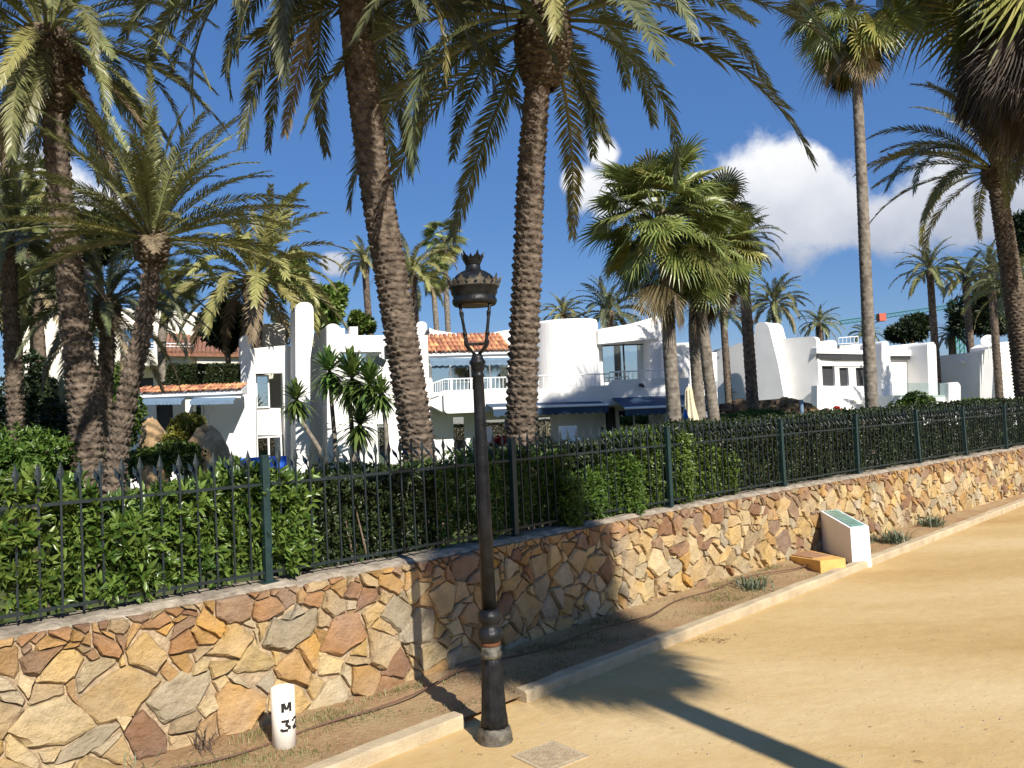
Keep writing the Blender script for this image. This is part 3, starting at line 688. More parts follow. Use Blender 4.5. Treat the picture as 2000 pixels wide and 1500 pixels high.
#@@PART2
# ------------------------------------------------------------------ houses: facade planes drawn through the photograph's points
class Plane:
    """vertical facade plane through pixel (px,py) at distance Y; yaw turns it so that its right end recedes"""
    def __init__(s, px, py, Y, yaw):
        s.p = at(px, py, Y); a = rad(yaw); s.d = Vector((math.cos(a), math.sin(a), 0)); s.n = Vector((math.sin(a), -math.cos(a), 0)); s.o = Vector((s.p.x, s.p.y, 0))
    def pt(s, x, y, off=0):
        d = ray(x, y); e = Vector((0, 0, EYE)); q = s.o + s.n * off
        t = (q - e).dot(s.n) / d.dot(s.n); return e + d * t
    def uz(s, x, y, off=0):
        p = s.pt(x, y, off); return ((p - s.o).dot(s.d), p.z)
    def w(s, u, z, off=0):
        return Vector((s.o.x, s.o.y, 0)) + s.d * u + s.n * off + Vector((0, 0, z))
    def shift(s, off):
        q = Plane.__new__(Plane); q.p = s.p + s.n * off; q.d = s.d; q.n = s.n; q.o = s.o + s.n * off; return q
def R4(x0, y0, x1, y1): return [(x0, y0), (x1, y0), (x1, y1), (x0, y1)]
def rnd(pts, r=.12, idx=None):
    """round the corners of a (u,z) polygon"""
    out = []; n = len(pts)
    for i in range(n):
        p = Vector(pts[i]); a = Vector(pts[i - 1]); b = Vector(pts[(i + 1) % n])
        if idx is not None and i not in idx: out.append(tuple(p)); continue
        ra = min(r, (a - p).length * .48); rb = min(r, (b - p).length * .48); s = p + (a - p).normalized() * ra; e = p + (b - p).normalized() * rb
        for k in range(5):
            t = k / 4; out.append(tuple(s * (1 - t) ** 2 + p * 2 * t * (1 - t) + e * t * t))
    return out
def square(P):
    """pixel rectangle -> upright rectangle in the facade"""
    us = [p[0] for p in P]; zs = [p[1] for p in P]
    u0 = (us[0] + us[3]) / 2; u1 = (us[1] + us[2]) / 2; z0 = (zs[2] + zs[3]) / 2; z1 = (zs[0] + zs[1]) / 2
    return [(u0, z1), (u1, z1), (u1, z0), (u0, z0)]
def slab(name, pl, outline, depth, m, parent, holes=(), off=0.0, r=0.0, idx=None, sq=False, base=None):
    """prism: outline in pixels on plane pl, front face at off, thickness depth behind it"""
    P = [pl.uz(x, y, off) for x, y in outline]
    if sq: P = square(P)
    if base is not None: P = [(u, base if i in base_idx(P) else z) for i, (u, z) in enumerate(P)]
    if r: P = rnd(P, r, idx)
    loops = [P] + [square([pl.uz(x, y, off) for x, y in h]) for h in holes]
    V = []; F = []; tri = tessellate_polygon([[Vector((u, z, 0)) for u, z in L] for L in loops])
    flat = [q for L in loops for q in L]; n = len(flat)
    V = [pl.w(u, z, off) for u, z in flat] + [pl.w(u, z, off - depth) for u, z in flat]
    for t in tri:
        a, b, c = [Vector(flat[i]) for i in t]; cw = (b - a).x * (c - a).y - (b - a).y * (c - a).x < 0; t = t if not cw else t[::-1]
        F.append(tuple(t)); F.append(tuple(i + n for i in t[::-1]))
    k = 0
    for L in loops:
        for i in range(len(L)):
            a, b = k + i, k + (i + 1) % len(L); F.append((a, b, b + n, a + n))
        k += len(L)
    me = mkmesh(name, V, F, m); return put(name, me, parent)
def base_idx(P): return ()
def window(pl, rect, parent, panes=2, off=0.0, rec=.14, fw=.05, curt=(), cm='curtain', frame='whitetrim', glass='glass'):
    """frame with mullions and glass panes set rec behind the face"""
    (u0, z1), (u1, _), (_, z0), _ = square([pl.uz(x, y, off) for x, y in R4(*rect)])
    W = lambda u, z, o: pl.w(u, z, off - rec - o)
    fr = MB()
    def bar(a, b, c, d):
        fr.hexa([W(a, c, -.03), W(b, c, -.03), W(b, c, .05), W(a, c, .05)], [W(a, d, -.03), W(b, d, -.03), W(b, d, .05), W(a, d, .05)])
    bar(u0, u0 + fw, z0, z1); bar(u1 - fw, u1, z0, z1); bar(u0 + fw, u1 - fw, z1 - fw, z1); bar(u0 + fw, u1 - fw, z0, z0 + fw)
    for k in range(1, panes):
        c = u0 + (u1 - u0) * k / panes; bar(c - fw * .6, c + fw * .6, z0 + fw, z1 - fw)
    f = fr.build('window', MT[frame], parent)
    for k in range(panes):
        a = u0 + (u1 - u0) * k / panes + fw * .5; b = u0 + (u1 - u0) * (k + 1) / panes - fw * .5
        m = MB(); m.hexa([W(a, z0 + .03, 0), W(b, z0 + .03, 0), W(b, z0 + .03, .012), W(a, z0 + .03, .012)], [W(a, z1 - .03, 0), W(b, z1 - .03, 0), W(b, z1 - .03, .012), W(a, z1 - .03, .012)]); m.build('pane', MT[glass], f)
    for (c0, c1) in curt:
        a = u0 + (u1 - u0) * c0; b = u0 + (u1 - u0) * c1; n = 8; V = []; F = []
        for i in range(n + 1):
            for z in (z0, z1): V.append(W(a + (b - a) * i / n, z, .22 + .05 * (i % 2)))
        F = [(2 * i, 2 * i + 2, 2 * i + 3, 2 * i + 1) for i in range(n)]; mb = MB(); mb.add(V, F); mb.build('curtain', MT[cm], f)
    return f
def backing(pl, rect, parent, m='dark', off=-1.6):  # sheet behind the glass; its dark colour stands in for an unlit room
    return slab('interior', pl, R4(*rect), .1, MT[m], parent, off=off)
def railing(pl, x0, y0, x1, y1, h0, h1, n, parent, off=0.0):
    """handrail from (x0,y0) to (x1,y1) with balusters down to h0/h1"""
    a = pl.pt(x0, y0, off); b = pl.pt(x1, y1, off); c = pl.pt(x0, h0, off); d = pl.pt(x1, h1, off); m = MB()
    m.tube([a, b], .028, 6); m.tube([c, d], .022, 6); r_ = m.build('railing', MT['whitetrim'], parent)
    for k in range(n + 1):
        t = k / n; mb = MB(); mb.tube([a.lerp(b, t), c.lerp(d, t)], .016, 5); mb.build('baluster', MT['whitetrim'], r_)
def awning(pl, x0, y0, x1, y1, proj, drop, parent, off=0.0, m='awning', val=.2, stripe=True):
    a = pl.pt(x0, y0, off); b = pl.pt(x1, y1, off); o_ = pl.n * proj - Vector((0, 0, drop)); m_ = MB(); t = Vector((0, 0, .03))
    m_.hexa([a - t, b - t, b + o_ - t, a + o_ - t][::-1], [a, b, b + o_, a + o_][::-1]); aw = m_.build('awning', MT[m], parent)
    n = 28; V = []; F = []
    for i in range(n + 1):
        p = (a + o_).lerp(b + o_, i / n) + pl.n * .012; V += [p, p - Vector((0, 0, val * (1 + .25 * (i % 2))))]
    F = [(2 * i, 2 * i + 1, 2 * i + 3, 2 * i + 2) for i in range(n)]; mb = MB(); mb.add(V, F); mb.build('valance', MT[m], aw)
    if stripe:
        mb = MB(); mb.tube([a + o_, b + o_], .05, 6); mb.build('front_bar', MT['whitetrim'], aw)
    return aw
def tile_roof(pl, x0, x1, ytop, ybot, parent, off0, run, cols, rows, z_drop=None):
    """barrel tiles in columns running down the slope, each tile its own piece"""
    ut, zt = pl.uz(x0, ytop, off0 - run); ub, zb = pl.uz(x0, ybot, off0); u1, _ = pl.uz(x1, ybot, off0)
    rb = MB(); rb.hexa([pl.w(ub, zb - .16, off0 - .06), pl.w(u1, zb - .16, off0 - .06), pl.w(u1, zb - .16, off0 - run), pl.w(ub, zb - .16, off0 - run)],
                       [pl.w(ub, zb - .05, off0 - .06), pl.w(u1, zb - .05, off0 - .06), pl.w(u1, zt - .05, off0 - run), pl.w(ub, zt - .05, off0 - run)])
    rf = rb.build('tile_roof', MT['whitetrim'], parent); w = (u1 - ub) / cols; sl = math.hypot(run, zt - zb) / rows * 1.12; V = []; F = []; n = 7
    for j in (0, 1):
        for i in range(n):
            a = math.pi * i / (n - 1); rr = w * (.5 - .07 * j)
            V.append((-math.cos(a) * rr, j * sl, math.sin(a) * rr * .85)); 
    for i in range(n):
        a = math.pi * i / (n - 1); V.append((-math.cos(a) * w * .40, 0, math.sin(a) * w * .40 * .8))
    F = [(i, i + 1, n + i + 1, n + i) for i in range(n - 1)] + [(i + 1, i, 2 * n + i, 2 * n + i + 1) for i in range(n - 1)]
    me = mkmesh('roof_tile', V, F, MT['tile'], True); yaw = math.atan2(pl.d.y, pl.d.x); pit = math.atan2(zt - zb, run); r = random.Random(cols)
    for c in range(cols):
        for k in range(rows):
            t = k / rows; o = bpy.data.objects.new('roof_tile', me); link(o); o.parent = rf
            o.location = pl.w(ub + (c + .5) * w, zb + (zt - zb) * t - .03 + .02 * r.random(), off0 + .05 - run * t); o.rotation_euler = (pit + r.uniform(-.03, .03), 0, yaw + r.uniform(-.03, .03))
            o.rotation_mode = 'XYZ'
    return rf
WM = MT['white']

# ---- main villa
v = thing('villa', 'white two-storey villa with chimney, balconies and blue awnings behind the palms', 'villa', tuple(at(760, 930, 31)))
A = Plane(495, 800, 29, 25)
slab('buttress', A, [(470, 656), (491, 654), (493, 842), (502, 850), (502, 960), (408, 960), (428, 915), (472, 846)], .55, WM, v, off=.25, r=.12, idx=(0, 1))
slab('wing_wall', A, [(490, 681), (562, 674), (562, 960), (490, 960)], .3, WM, v, holes=[R4(503, 729, 556, 955)], off=0.0)
slab('wing_side', A, R4(560, 676, 572, 960), 3.0, WM, v, off=-.31)
slab('spandrel', A, R4(500, 797, 560, 850), .2, WM, v, off=-.5)
slab('wing_back', A, R4(480, 684, 566, 958), .2, MT['beige'], v, off=-1.7)
window(A, (503, 731, 530, 796), v, 1, off=0, rec=.45, curt=((.45, .95),), cm='dark')
window(A, (503, 852, 556, 950), v, 2, off=0, rec=.45, curt=((.3, .6), (.65, .95)), cm='curtain')
slab('roof_store', A, [(488, 633), (557, 631), (558, 690), (489, 692)], 2, MT['beige'], v, off=-2.2)
slab('store_door', A, R4(497, 647, 521, 676), .05, MT['beige'], v, off=-2.17)
Bp = Plane(577, 800, 27.9, 25)
ch = slab('chimney', Bp, [(577, 590), (612, 590), (613, 652), (606, 700), (605, 960), (578, 960)], .95, WM, v, r=.28, idx=(0, 1))
sidep = Plane.__new__(Plane); sidep.o = Bp.pt(577, 700) * 1.0; sidep.o.z = 0; sidep.d = -Bp.n * -1.0 * -1.0; sidep.n = -Bp.d; sidep.p = sidep.o
u0, z1 = Bp.uz(577, 597); _, z0 = Bp.uz(577, 618)
fl = MB(); pts = []
for k in range(9):
    a = math.pi * k / 8; pts.append((.475 + .3 * math.cos(a), z0 + .1 + (z1 - z0 - .1) * math.sin(a)))
pts += [(.175, z0 - .15), (.775, z0 - .15)]
o0 = Bp.w(u0, 0, 0)
fl.add([o0 - Bp.n * d - Bp.d * .004 + Vector((0, 0, z)) for d, z in pts] + [o0 - Bp.n * d + Bp.d * .05 + Vector((0, 0, z)) for d, z in pts],
       [tuple(range(len(pts)))] + [(i, (i + 1) % len(pts), (i + 1) % len(pts) + len(pts), i + len(pts)) for i in range(len(pts))])
fl.build('flue_dark_panel', MT['dark'], ch)  # no hole here: a dark panel stands in for the shaded flue mouth
Cp = Plane(640, 800, 29, 25)
slab('middle_block', Cp, [(638, 634), (655, 631), (666, 641), (673, 641), (673, 653), (683, 653), (683, 638), (699, 638), (699, 655), (762, 655), (762, 960), (640, 960)], .32, WM, v,
     holes=[R4(663, 687, 746, 724), R4(738, 828, 762 - 1, 955)], r=.14, idx=(0, 1))
slab('middle_side', Cp, [(639, 637), (643, 637), (643, 960), (640, 960)], 4.2, WM, v, off=-.31)
backing(Cp, (645, 660, 775, 958), v, 'beige')
window(Cp, (663, 687, 746, 724), v, 2, curt=((.02, .12), (.42, .58)), cm='curtain')
window(Cp, (738, 828, 761, 955), v, 1)
slab('middle_link', Cp, [(755, 655), (835, 655), (845, 955), (760, 955)], .3, WM, v, off=-.6)
Dp = Plane(835, 750, 32.5, 14)
slab('round_pillar', Dp, [(813, 632), (819, 628), (828, 628), (834, 632), (836, 780), (846, 780), (846, 832), (830, 832), (812, 700)], 1.0, WM, v, off=.3, r=.2, idx=(0, 1, 2, 3))
slab('roof_parapet', Dp, [(838, 640), (850, 645), (925, 656), (1000, 643), (1012, 640), (1012, 700), (838, 700)], .4, WM, v, off=-2.6)
tile_roof(Dp, 835, 1000, 655, 687, v, .45, 2.0, 18, 4)
slab('fascia', Dp, [(835, 690), (1010, 690), (1010, 699), (835, 699)], .5, MT['whitetrim'], v, off=.28)
awning(Dp, 838, 700, 1000, 698, .25, .12, v, off=.3, m='awning_light', val=.17, stripe=False)
slab('upper_wall', Dp, R4(836, 698, 1015, 790), .25, WM, v, holes=[R4(842, 706, 996, 766)], off=0)
backing(Dp, (838, 700, 1010, 785), v, 'beige')
window(Dp, (842, 706, 996, 766), v, 4, rec=.1, curt=((.0, .07), (.12, .2), (.34, .46), (.60, .72), (.84, .9)))
railing(Dp, 868, 741, 990, 737, 764, 759, 16, v, off=1.25); railing(Dp, 833, 753, 868, 741, 777, 764, 8, v, off=1.25)
slab('balcony_front', Dp, [(866, 764), (1020, 758), (1020, 801), (868, 808)], .16, WM, v, off=1.28, r=.2, idx=(3,))
slab('balcony_floor', Dp, [(834, 774), (1020, 766), (1020, 800), (868, 806), (836, 790)], 1.15, WM, v, off=1.1)
slab('ground_wall', Dp, R4(834, 780, 1090, 960), .25, WM, v, holes=[R4(886, 812, 912, 955), R4(950, 815, 1082, 955)], off=0)
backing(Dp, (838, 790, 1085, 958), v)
window(Dp, (886, 812, 912, 955), v, 1, rec=.1); window(Dp, (950, 815, 1082, 955), v, 3, rec=.1, curt=((.0, .12), (.55, .7)))
awning(Dp, 945, 786, 1160, 779, 1.6, .28, v, off=.9, m='awning', val=.26)
Ep = Plane(1058, 700, 33.5, 10)
# rounded tower: plan outline with a big radius at its left front corner
a_ = Ep.uz(1053, 690); b_ = Ep.uz(1178, 690); zt = Ep.uz(1100, 622)[1]; zb = GZ - .3
plan = [(a_[0] + .0, -4.0)]
for k in range(13):
    t = math.pi / 2 * k / 12; plan.append((a_[0] + 1.3 - 1.3 * math.cos(t), -1.3 + 1.3 * math.sin(t)))
for k in range(9):
    t = math.pi / 2 * k / 8; plan.append((b_[0] - .7 + .7 * math.sin(t), -.7 + .7 * math.cos(t)))
plan.append((b_[0], -4.0)); n = len(plan); m = MB()
prof = [(0, zb), (0, zt - .12), (.03, zt - .04), (.10, zt)]
cu = (a_[0] + b_[0]) / 2
for (ins, z) in prof: m.V += [Ep.w(u + (ins if u < cu else -ins), z, d - (ins if d > -3 else -ins)) for u, d in plan]
for j in range(len(prof) - 1):
    for i in range(n): m.F.append((j * n + i, j * n + (i + 1) % n, (j + 1) * n + (i + 1) % n, (j + 1) * n + i))
m.F.append(tuple(range((len(prof) - 1) * n, len(prof) * n))); m.build('rounded_tower', WM, v, False)
E2 = Ep.shift(-1.0)
slab('upper_terrace_wall', E2, [(1170, 655), (1300, 628), (1300, 780), (1170, 780)], .3, WM, v, holes=[R4(1177, 672, 1264, 745)])
slab('upper_fascia', E2, [(1168, 644), (1180, 641), (1230, 633), (1284, 617), (1288, 621), (1290, 660), (1168, 672)], 1.0, WM, v, off=.9)
slab('end_pier', E2, [(1268, 640), (1300, 640), (1302, 760), (1270, 760)], 1.2, WM, v, off=.7)
backing(E2, (1172, 665, 1296, 760), v, 'beige')
window(E2, (1177, 672, 1264, 745), v, 2, rec=.12, frame='dark_panel')
slab('terrace_front', Ep, [(1050, 760), (1190, 752), (1196, 742), (1300, 738), (1345, 738), (1348, 790), (1050, 792)], .25, WM, v, off=1.3)
slab('terrace_floor', Ep, [(1050, 770), (1345, 762), (1345, 785), (1050, 788)], 2.6, WM, v, off=1.1)
railing(Ep, 1052, 734, 1190, 730, 762, 757, 15, v, off=1.25); railing(Ep, 1190, 727, 1300, 722, 744, 739, 12, v, off=1.25)
slab('lower_wall', Ep, R4(1080, 785, 1400, 960), .25, WM, v, holes=[R4(1186, 795, 1206, 955), R4(1211, 798, 1274, 955)], off=-.3)
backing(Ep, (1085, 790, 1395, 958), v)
slab('door', Ep, R4(1186, 795, 1206, 955), .06, MT['dark_panel'], v, off=-.4)
window(Ep, (1211, 798, 1274, 955), v, 2, off=-.3, rec=.1)
awning(Ep, 1196, 777, 1372, 770, 1.5, .45, v, off=1.32, m='awning', val=.24)
slab('right_block', Ep, [(1298, 671), (1346, 669), (1352, 960), (1300, 960)], 3.0, WM, v, off=.2, holes=[])
slab('right_block_end', Ep, [(1328, 690), (1400, 688), (1405, 960), (1330, 960)], 3.0, WM, v, off=-.9)
slab('vent', Ep, R4(1324, 721, 1338, 738), .04, MT['beige'], v, off=.225)
for (x, y) in ((838, 640), (833, 655)):
    pass
for (pl_, x, y, w, h, o_) in ((Dp, 846, 851, 9, 3, .03), (Ep, 1171, 836, 15, 5, -.27), (Ep, 1138, 826, 5, 6, -.26)): slab('plaque', pl_, R4(x - w / 2, y - h / 2, x + w / 2, y + h / 2), .05, MT['dark_panel'], v, off=o_)
for (pl_, x, y) in ((Dp, 835, 648), (Dp, 1090, 776), (Ep, 1252, 752)):
    m = MB(); p = pl_.pt(x, y, 1.36 if pl_ is Ep else .45); m.box(p, (.12, .16, .12), .2); m.tube([p, p + Vector((.05, -.2, -.06))], [.05, .06], 8); m.build('wall_camera', MT['dark_panel'], v)
m = MB(); m.tube([Cp.pt(652, 660, .03), Cp.pt(654, 930, .03)], .035, 6); m.build('downpipe', MT['whitetrim'], v)
# ---- low annex with tiled eave on the left
an = thing('garden_annex', 'low white annex with red tile eave and pale blue awning left of the villa', 'annex', tuple(at(360, 920, 27)))
Hp = Plane(265, 800, 26.5, 8)
slab('wall', Hp, R4(255, 774, 500, 960), .25, WM, an, holes=[R4(305, 786, 338, 842), R4(378, 784, 412, 930)])
backing(Hp, (258, 778, 495, 955), an)
slab('dark_panel', Hp, R4(305, 786, 338, 842), .05, MT['dark_panel'], an, off=-.12); window(Hp, (378, 784, 412, 930), an, 2, curt=((.05, .4),))  # plain charcoal sheet fills the left opening
slab('pillar', Hp, R4(362, 774, 377, 960), .4, WM, an, off=1.3)
slab('fascia', Hp, R4(258, 768, 470, 777), .35, MT['whitetrim'], an, off=1.35)
tile_roof(Hp, 258, 472, 757, 767, an, 1.5, 1.0, 30, 2)
awning(Hp, 264, 777, 362, 776, .5, .12, an, off=1.3, m='awning_light', val=.10, stripe=False); awning(Hp, 378, 777, 462, 775, .5, .12, an, off=1.3, m='awning_light', val=.10, stripe=False)
# ---- far left house
fh = thing('terraced_house', 'cream terraced house with curved balconies far behind the left palms', 'house', tuple(at(240, 760, 46)))
Fp = Plane(200, 700, 46, 5)
slab('upper_storey', Fp, [(38, 628), (60, 606), (160, 600), (300, 604), (385, 610), (388, 700), (38, 720)], 4, MT['cream'], fh, holes=[R4(170, 640, 215, 690), R4(232, 640, 300, 690)], off=-2)
slab('glazing', Fp, R4(165, 635, 305, 692), .1, MT['glass'], fh, off=-2.4)
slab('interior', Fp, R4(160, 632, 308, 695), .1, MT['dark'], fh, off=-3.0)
slab('balcony', Fp, [(130, 690), (180, 684), (376, 684), (380, 706), (340, 713), (130, 716)], 2, MT['cream'], fh, off=.4, r=.3, idx=(3, 4))
slab('lower_storey', Fp, R4(30, 705, 470, 850), 3, MT['cream'], fh, holes=[R4(262, 738, 300, 790)], off=-1.2)
slab('lower_window', Fp, R4(258, 735, 303, 793), .1, MT['dark_panel'], fh, off=-1.5)
for dy in (0, 6, 12): railing(Fp, 170, 668 + dy, 378, 672 + dy * .9, 688, 690, 2 if dy else 9, fh, off=.3)
slab('side_wall', Fp, [(385, 688), (470, 686), (470, 760), (385, 760)], 3, MT['cream'], fh, off=.6)
m = MB(); q = [Fp.pt(322, 690, .9), Fp.pt(480, 692, .9), Fp.pt(478, 655, -4), Fp.pt(335, 632, -4)]; m.add(q + [p - Vector((0, 0, .15)) for p in q], [(0, 1, 2, 3), (7, 6, 5, 4), (0, 4, 5, 1), (1, 5, 6, 2), (2, 6, 7, 3), (3, 7, 4, 0)])
rf = m.build('roof', MT['brownroof'], fh)
for k in range(20):
    t = k / 19; mb = MB(); mb.tube([q[0].lerp(q[1], t) + Vector((0, 0, .05)), q[3].lerp(q[2], t) + Vector((0, 0, .05))], .11, 6); mb.build('tile_row', MT['brownroof'], rf)
# ---- right villa
rv = thing('low_villa', 'low white villa with swept chimney fin and charcoal window panels on the right', 'villa', tuple(at(1600, 800, 40)))
Lp = Plane(1388, 720, 46, -46)
slab('rear_wall', Lp, [(1386, 685), (1428, 677), (1446, 669), (1482, 668), (1482, 830), (1386, 830)], .4, WM, rv, off=-1.6, r=.3, idx=(1, 2))
slab('rear_cap', Lp, R4(1462, 653, 1478, 690), .6, MT['cream'], rv, off=-2.2)
slab('chimney_fin', Lp, [(1474, 642), (1476, 632), (1484, 629), (1494, 629), (1501, 636), (1506, 656), (1520, 712), (1541, 830), (1474, 830)], 1.5, WM, rv, off=.75, r=.15, idx=(1, 2, 3, 4))
slab('left_wall', Lp, [(1500, 664), (1586, 657), (1594, 660), (1597, 700), (1600, 752), (1604, 830), (1500, 830)], .4, WM, rv, off=0, r=.15, idx=(1, 2))
cpt = Lp.pt(1598, 720)
Rp = Plane.__new__(Plane); ay_ = rad(24); Rp.d = Vector((math.cos(ay_), math.sin(ay_), 0)); Rp.n = Vector((math.sin(ay_), -math.cos(ay_), 0)); Rp.o = Vector((cpt.x, cpt.y, 0)); Rp.p = cpt
slab('roof_beam', Rp, [(1595, 679), (1690, 684), (1742, 684), (1742, 693), (1690, 692), (1595, 690)], .5, WM, rv, off=.1)
slab('blind_box', Rp, [(1597, 690), (1636, 692), (1724, 693), (1724, 702), (1636, 702), (1597, 699)], .5, MT['dark_panel'], rv, off=.04)
slab('lintel', Rp, [(1597, 699), (1724, 702), (1724, 716), (1597, 714)], .4, WM, rv, off=-.1)
slab('front_wall', Rp, R4(1596, 712, 1745, 830), .3, WM, rv, holes=[R4(1602, 715, 1631, 754), R4(1640, 718, 1658, 754), R4(1672, 718, 1692, 754)], off=-.15)
for q in ((1602, 715, 1631, 754), (1640, 718, 1658, 754), (1672, 718, 1692, 754)): slab('dark_panel', Rp, R4(*q), .05, MT['dark_panel'], rv, off=-.3)  # plain charcoal sheets fill the window holes
slab('low_wall', Rp, [(1596, 753), (1628, 754), (1634, 762), (1637, 830), (1596, 830)], .4, WM, rv, off=.35, r=.3, idx=(1, 2))
slab('roof_block', Rp, [(1590, 668), (1626, 664), (1634, 667), (1636, 690), (1590, 690)], 2, WM, rv, off=-2, r=.15, idx=(1, 2))
slab('roof_block', Rp, [(1640, 674), (1735, 668), (1735, 690), (1640, 690)], 2, MT['cream'], rv, off=-3)
railing(Rp, 1638, 660, 1676, 657, 672, 670, 5, rv, off=-2.5)
slab('middle_pier', Rp, [(1722, 668), (1728, 665), (1735, 667), (1738, 690), (1748, 830), (1722, 830)], 1.4, WM, rv, off=.9, r=.15, idx=(0, 1, 2))
slab('right_wing', Rp, [(1736, 676), (1800, 669), (1815, 669), (1815, 830), (1738, 830)], .4, WM, rv, holes=[R4(1783, 715, 1815 - 2, 775)], off=-.4)
slab('dark_panel', Rp, R4(1783, 715, 1814, 775), .05, MT['dark_panel'], rv, off=-.6)  # charcoal sheet filling the wing's window hole
slab('blind_box', Rp, R4(1739, 695, 1816, 702), .3, MT['dark_panel'], rv, off=-.2)
slab('wing_beam', Rp, [(1737, 685), (1816, 683), (1816, 695), (1737, 695)], .4, WM, rv, off=-.1)
slab('end_pier', Rp, [(1811, 672), (1815, 668), (1824, 668), (1828, 674), (1834, 830), (1816, 830)], 1.4, WM, rv, off=.9, r=.15, idx=(0, 1, 2, 3))
m = MB(); m.tube([Lp.pt(1429, 758, -1.55), Lp.pt(1430, 785, -1.55)], .06, 6); m.tube([Lp.pt(1420, 766, -1.5), Lp.pt(1438, 764, -1.5)], .05, 6); m.build('vent_pipe', MT['beige'], rv)
slab('vent_grille', Rp, R4(1662, 781, 1674, 787), .04, MT['beige'], rv, off=-.12)
slab('glass_balustrade', Rp, R4(1746, 748, 1853, 775), .03, MT['clear'], rv, off=2.2)
slab('balustrade_end', Rp, [(1853, 748), (1871, 746), (1876, 752), (1876, 830), (1853, 830)], .5, WM, rv, off=2.3, r=.1, idx=(1, 2))
slab('terrace', Rp, R4(1742, 772, 1860, 830), 1.8, WM, rv, off=2.1)
# ---- far right outbuilding
ob_ = thing('outbuilding', 'small white outbuilding with shaded side wall and satellite dish at far right', 'building', tuple(at(1930, 790, 46)))
Op = Plane(1915, 720, 44, -28)
Os = Plane(1915, 720, 44, -62)  # side wall turned off the sun so its white render falls in shade
slab('side_wall', Os, [(1826, 696), (1918, 686), (1918, 830), (1826, 830)], .4, WM, ob_, off=0)
slab('corner_wall', Op, [(1914, 684), (1945, 680), (1951, 830), (1914, 830)], .6, WM, ob_, off=0, r=.12, idx=(0, 1))
cp2 = Op.pt(1948, 720); O2 = Plane.__new__(Plane); ay_ = rad(22); O2.d = Vector((math.cos(ay_), math.sin(ay_), 0)); O2.n = Vector((math.sin(ay_), -math.cos(ay_), 0)); O2.o = Vector((cp2.x, cp2.y, 0)); O2.p = cp2
slab('front_wall', O2, [(1944, 676), (1956, 668), (1972, 667), (1988, 675), (2000, 690), (2010, 830), (1948, 830)], 1.5, WM, ob_, r=.3, idx=(1, 2, 3))
slab('panel', O2, R4(1954, 725, 1978, 732), .03, MT['beige'], ob_, off=.03)
m = MB(); m.lathe([(.02, 0), (.16, .025), (.3, .09), (.36, .14), (.35, .15), (.15, .045), (.01, .02)], (0, 0, 0), 20)
q = Vector((-.5, -.75, .35)).to_track_quat('Z', 'Y').to_matrix().to_4x4(); c = at(1930, 668, 43.6); m.V = [(q @ (vv * 1.0)) + c for vv in m.V]; dsh = m.build('satellite_dish', MT['whitetrim'], None, True)
tag(dsh, 'white satellite dish on the far right outbuilding roof', 'satellite dish')
m = MB(); m.tube([c - Vector((0, 0, .9)), c + Vector((.05, .08, 0))], .03, 6); mm = m.build('mast', MT['whitetrim'], dsh)
wl = MB(); p = Os.pt(1879, 706, .1); wl.box(p, (.32, .2, .16), rad(-62)); wl.add(*[[p + Vector((-.1, -.15, -.08)), p + Vector((.1, -.2, -.08)), p + Vector((0, -.05, -.2))], [(0, 1, 2)]]); tag(wl.build('wall_lamp', MT['whitetrim']), 'small white wall lamp on the shaded side wall at far right', 'lamp')
# ---- low garden wall in front of the right villa, its brown darkened for shade
gw = thing('garden_wall', 'low shade-darkened rubble wall crossing the garden before the right villa', 'wall', tuple(at(1480, 810, 34)))
G_ = Plane(1400, 800, 33, 3)
slab('wall_core', G_, [(1392, 790), (1470, 783), (1545, 777), (1565, 782), (1600, 800), (1690, 805), (1690, 850), (1392, 850)], .5, MT['shaded_rock'], gw)
r = random.Random(4)
for k in range(60):
    x = r.uniform(1395, 1685); yt = np.interp(x, [1392, 1470, 1545, 1565, 1600, 1690], [790, 783, 777, 782, 800, 805]); p = G_.pt(x, yt + r.uniform(0, 24), .02); m = MB()
    w, h = r.uniform(.14, .34), r.uniform(.1, .2); ring = [(math.cos(t) * w * r.uniform(.75, 1.1), math.sin(t) * h * r.uniform(.75, 1.1)) for t in np.linspace(0, 6.283, 8)[:-1]]; n = len(ring)
    m.add([p + G_.d * u + Vector((0, 0, z)) - G_.n * .1 for u, z in ring] + [p + G_.d * u * .8 + Vector((0, 0, z * .8)) + G_.n * .08 for u, z in ring], [(i, (i + 1) % n, (i + 1) % n + n, i + n) for i in range(n)] + [tuple(range(n, 2 * n))])
    m.build('stone', MT['rock'] if r.random() < .2 else MT['shaded_rock'], gw)

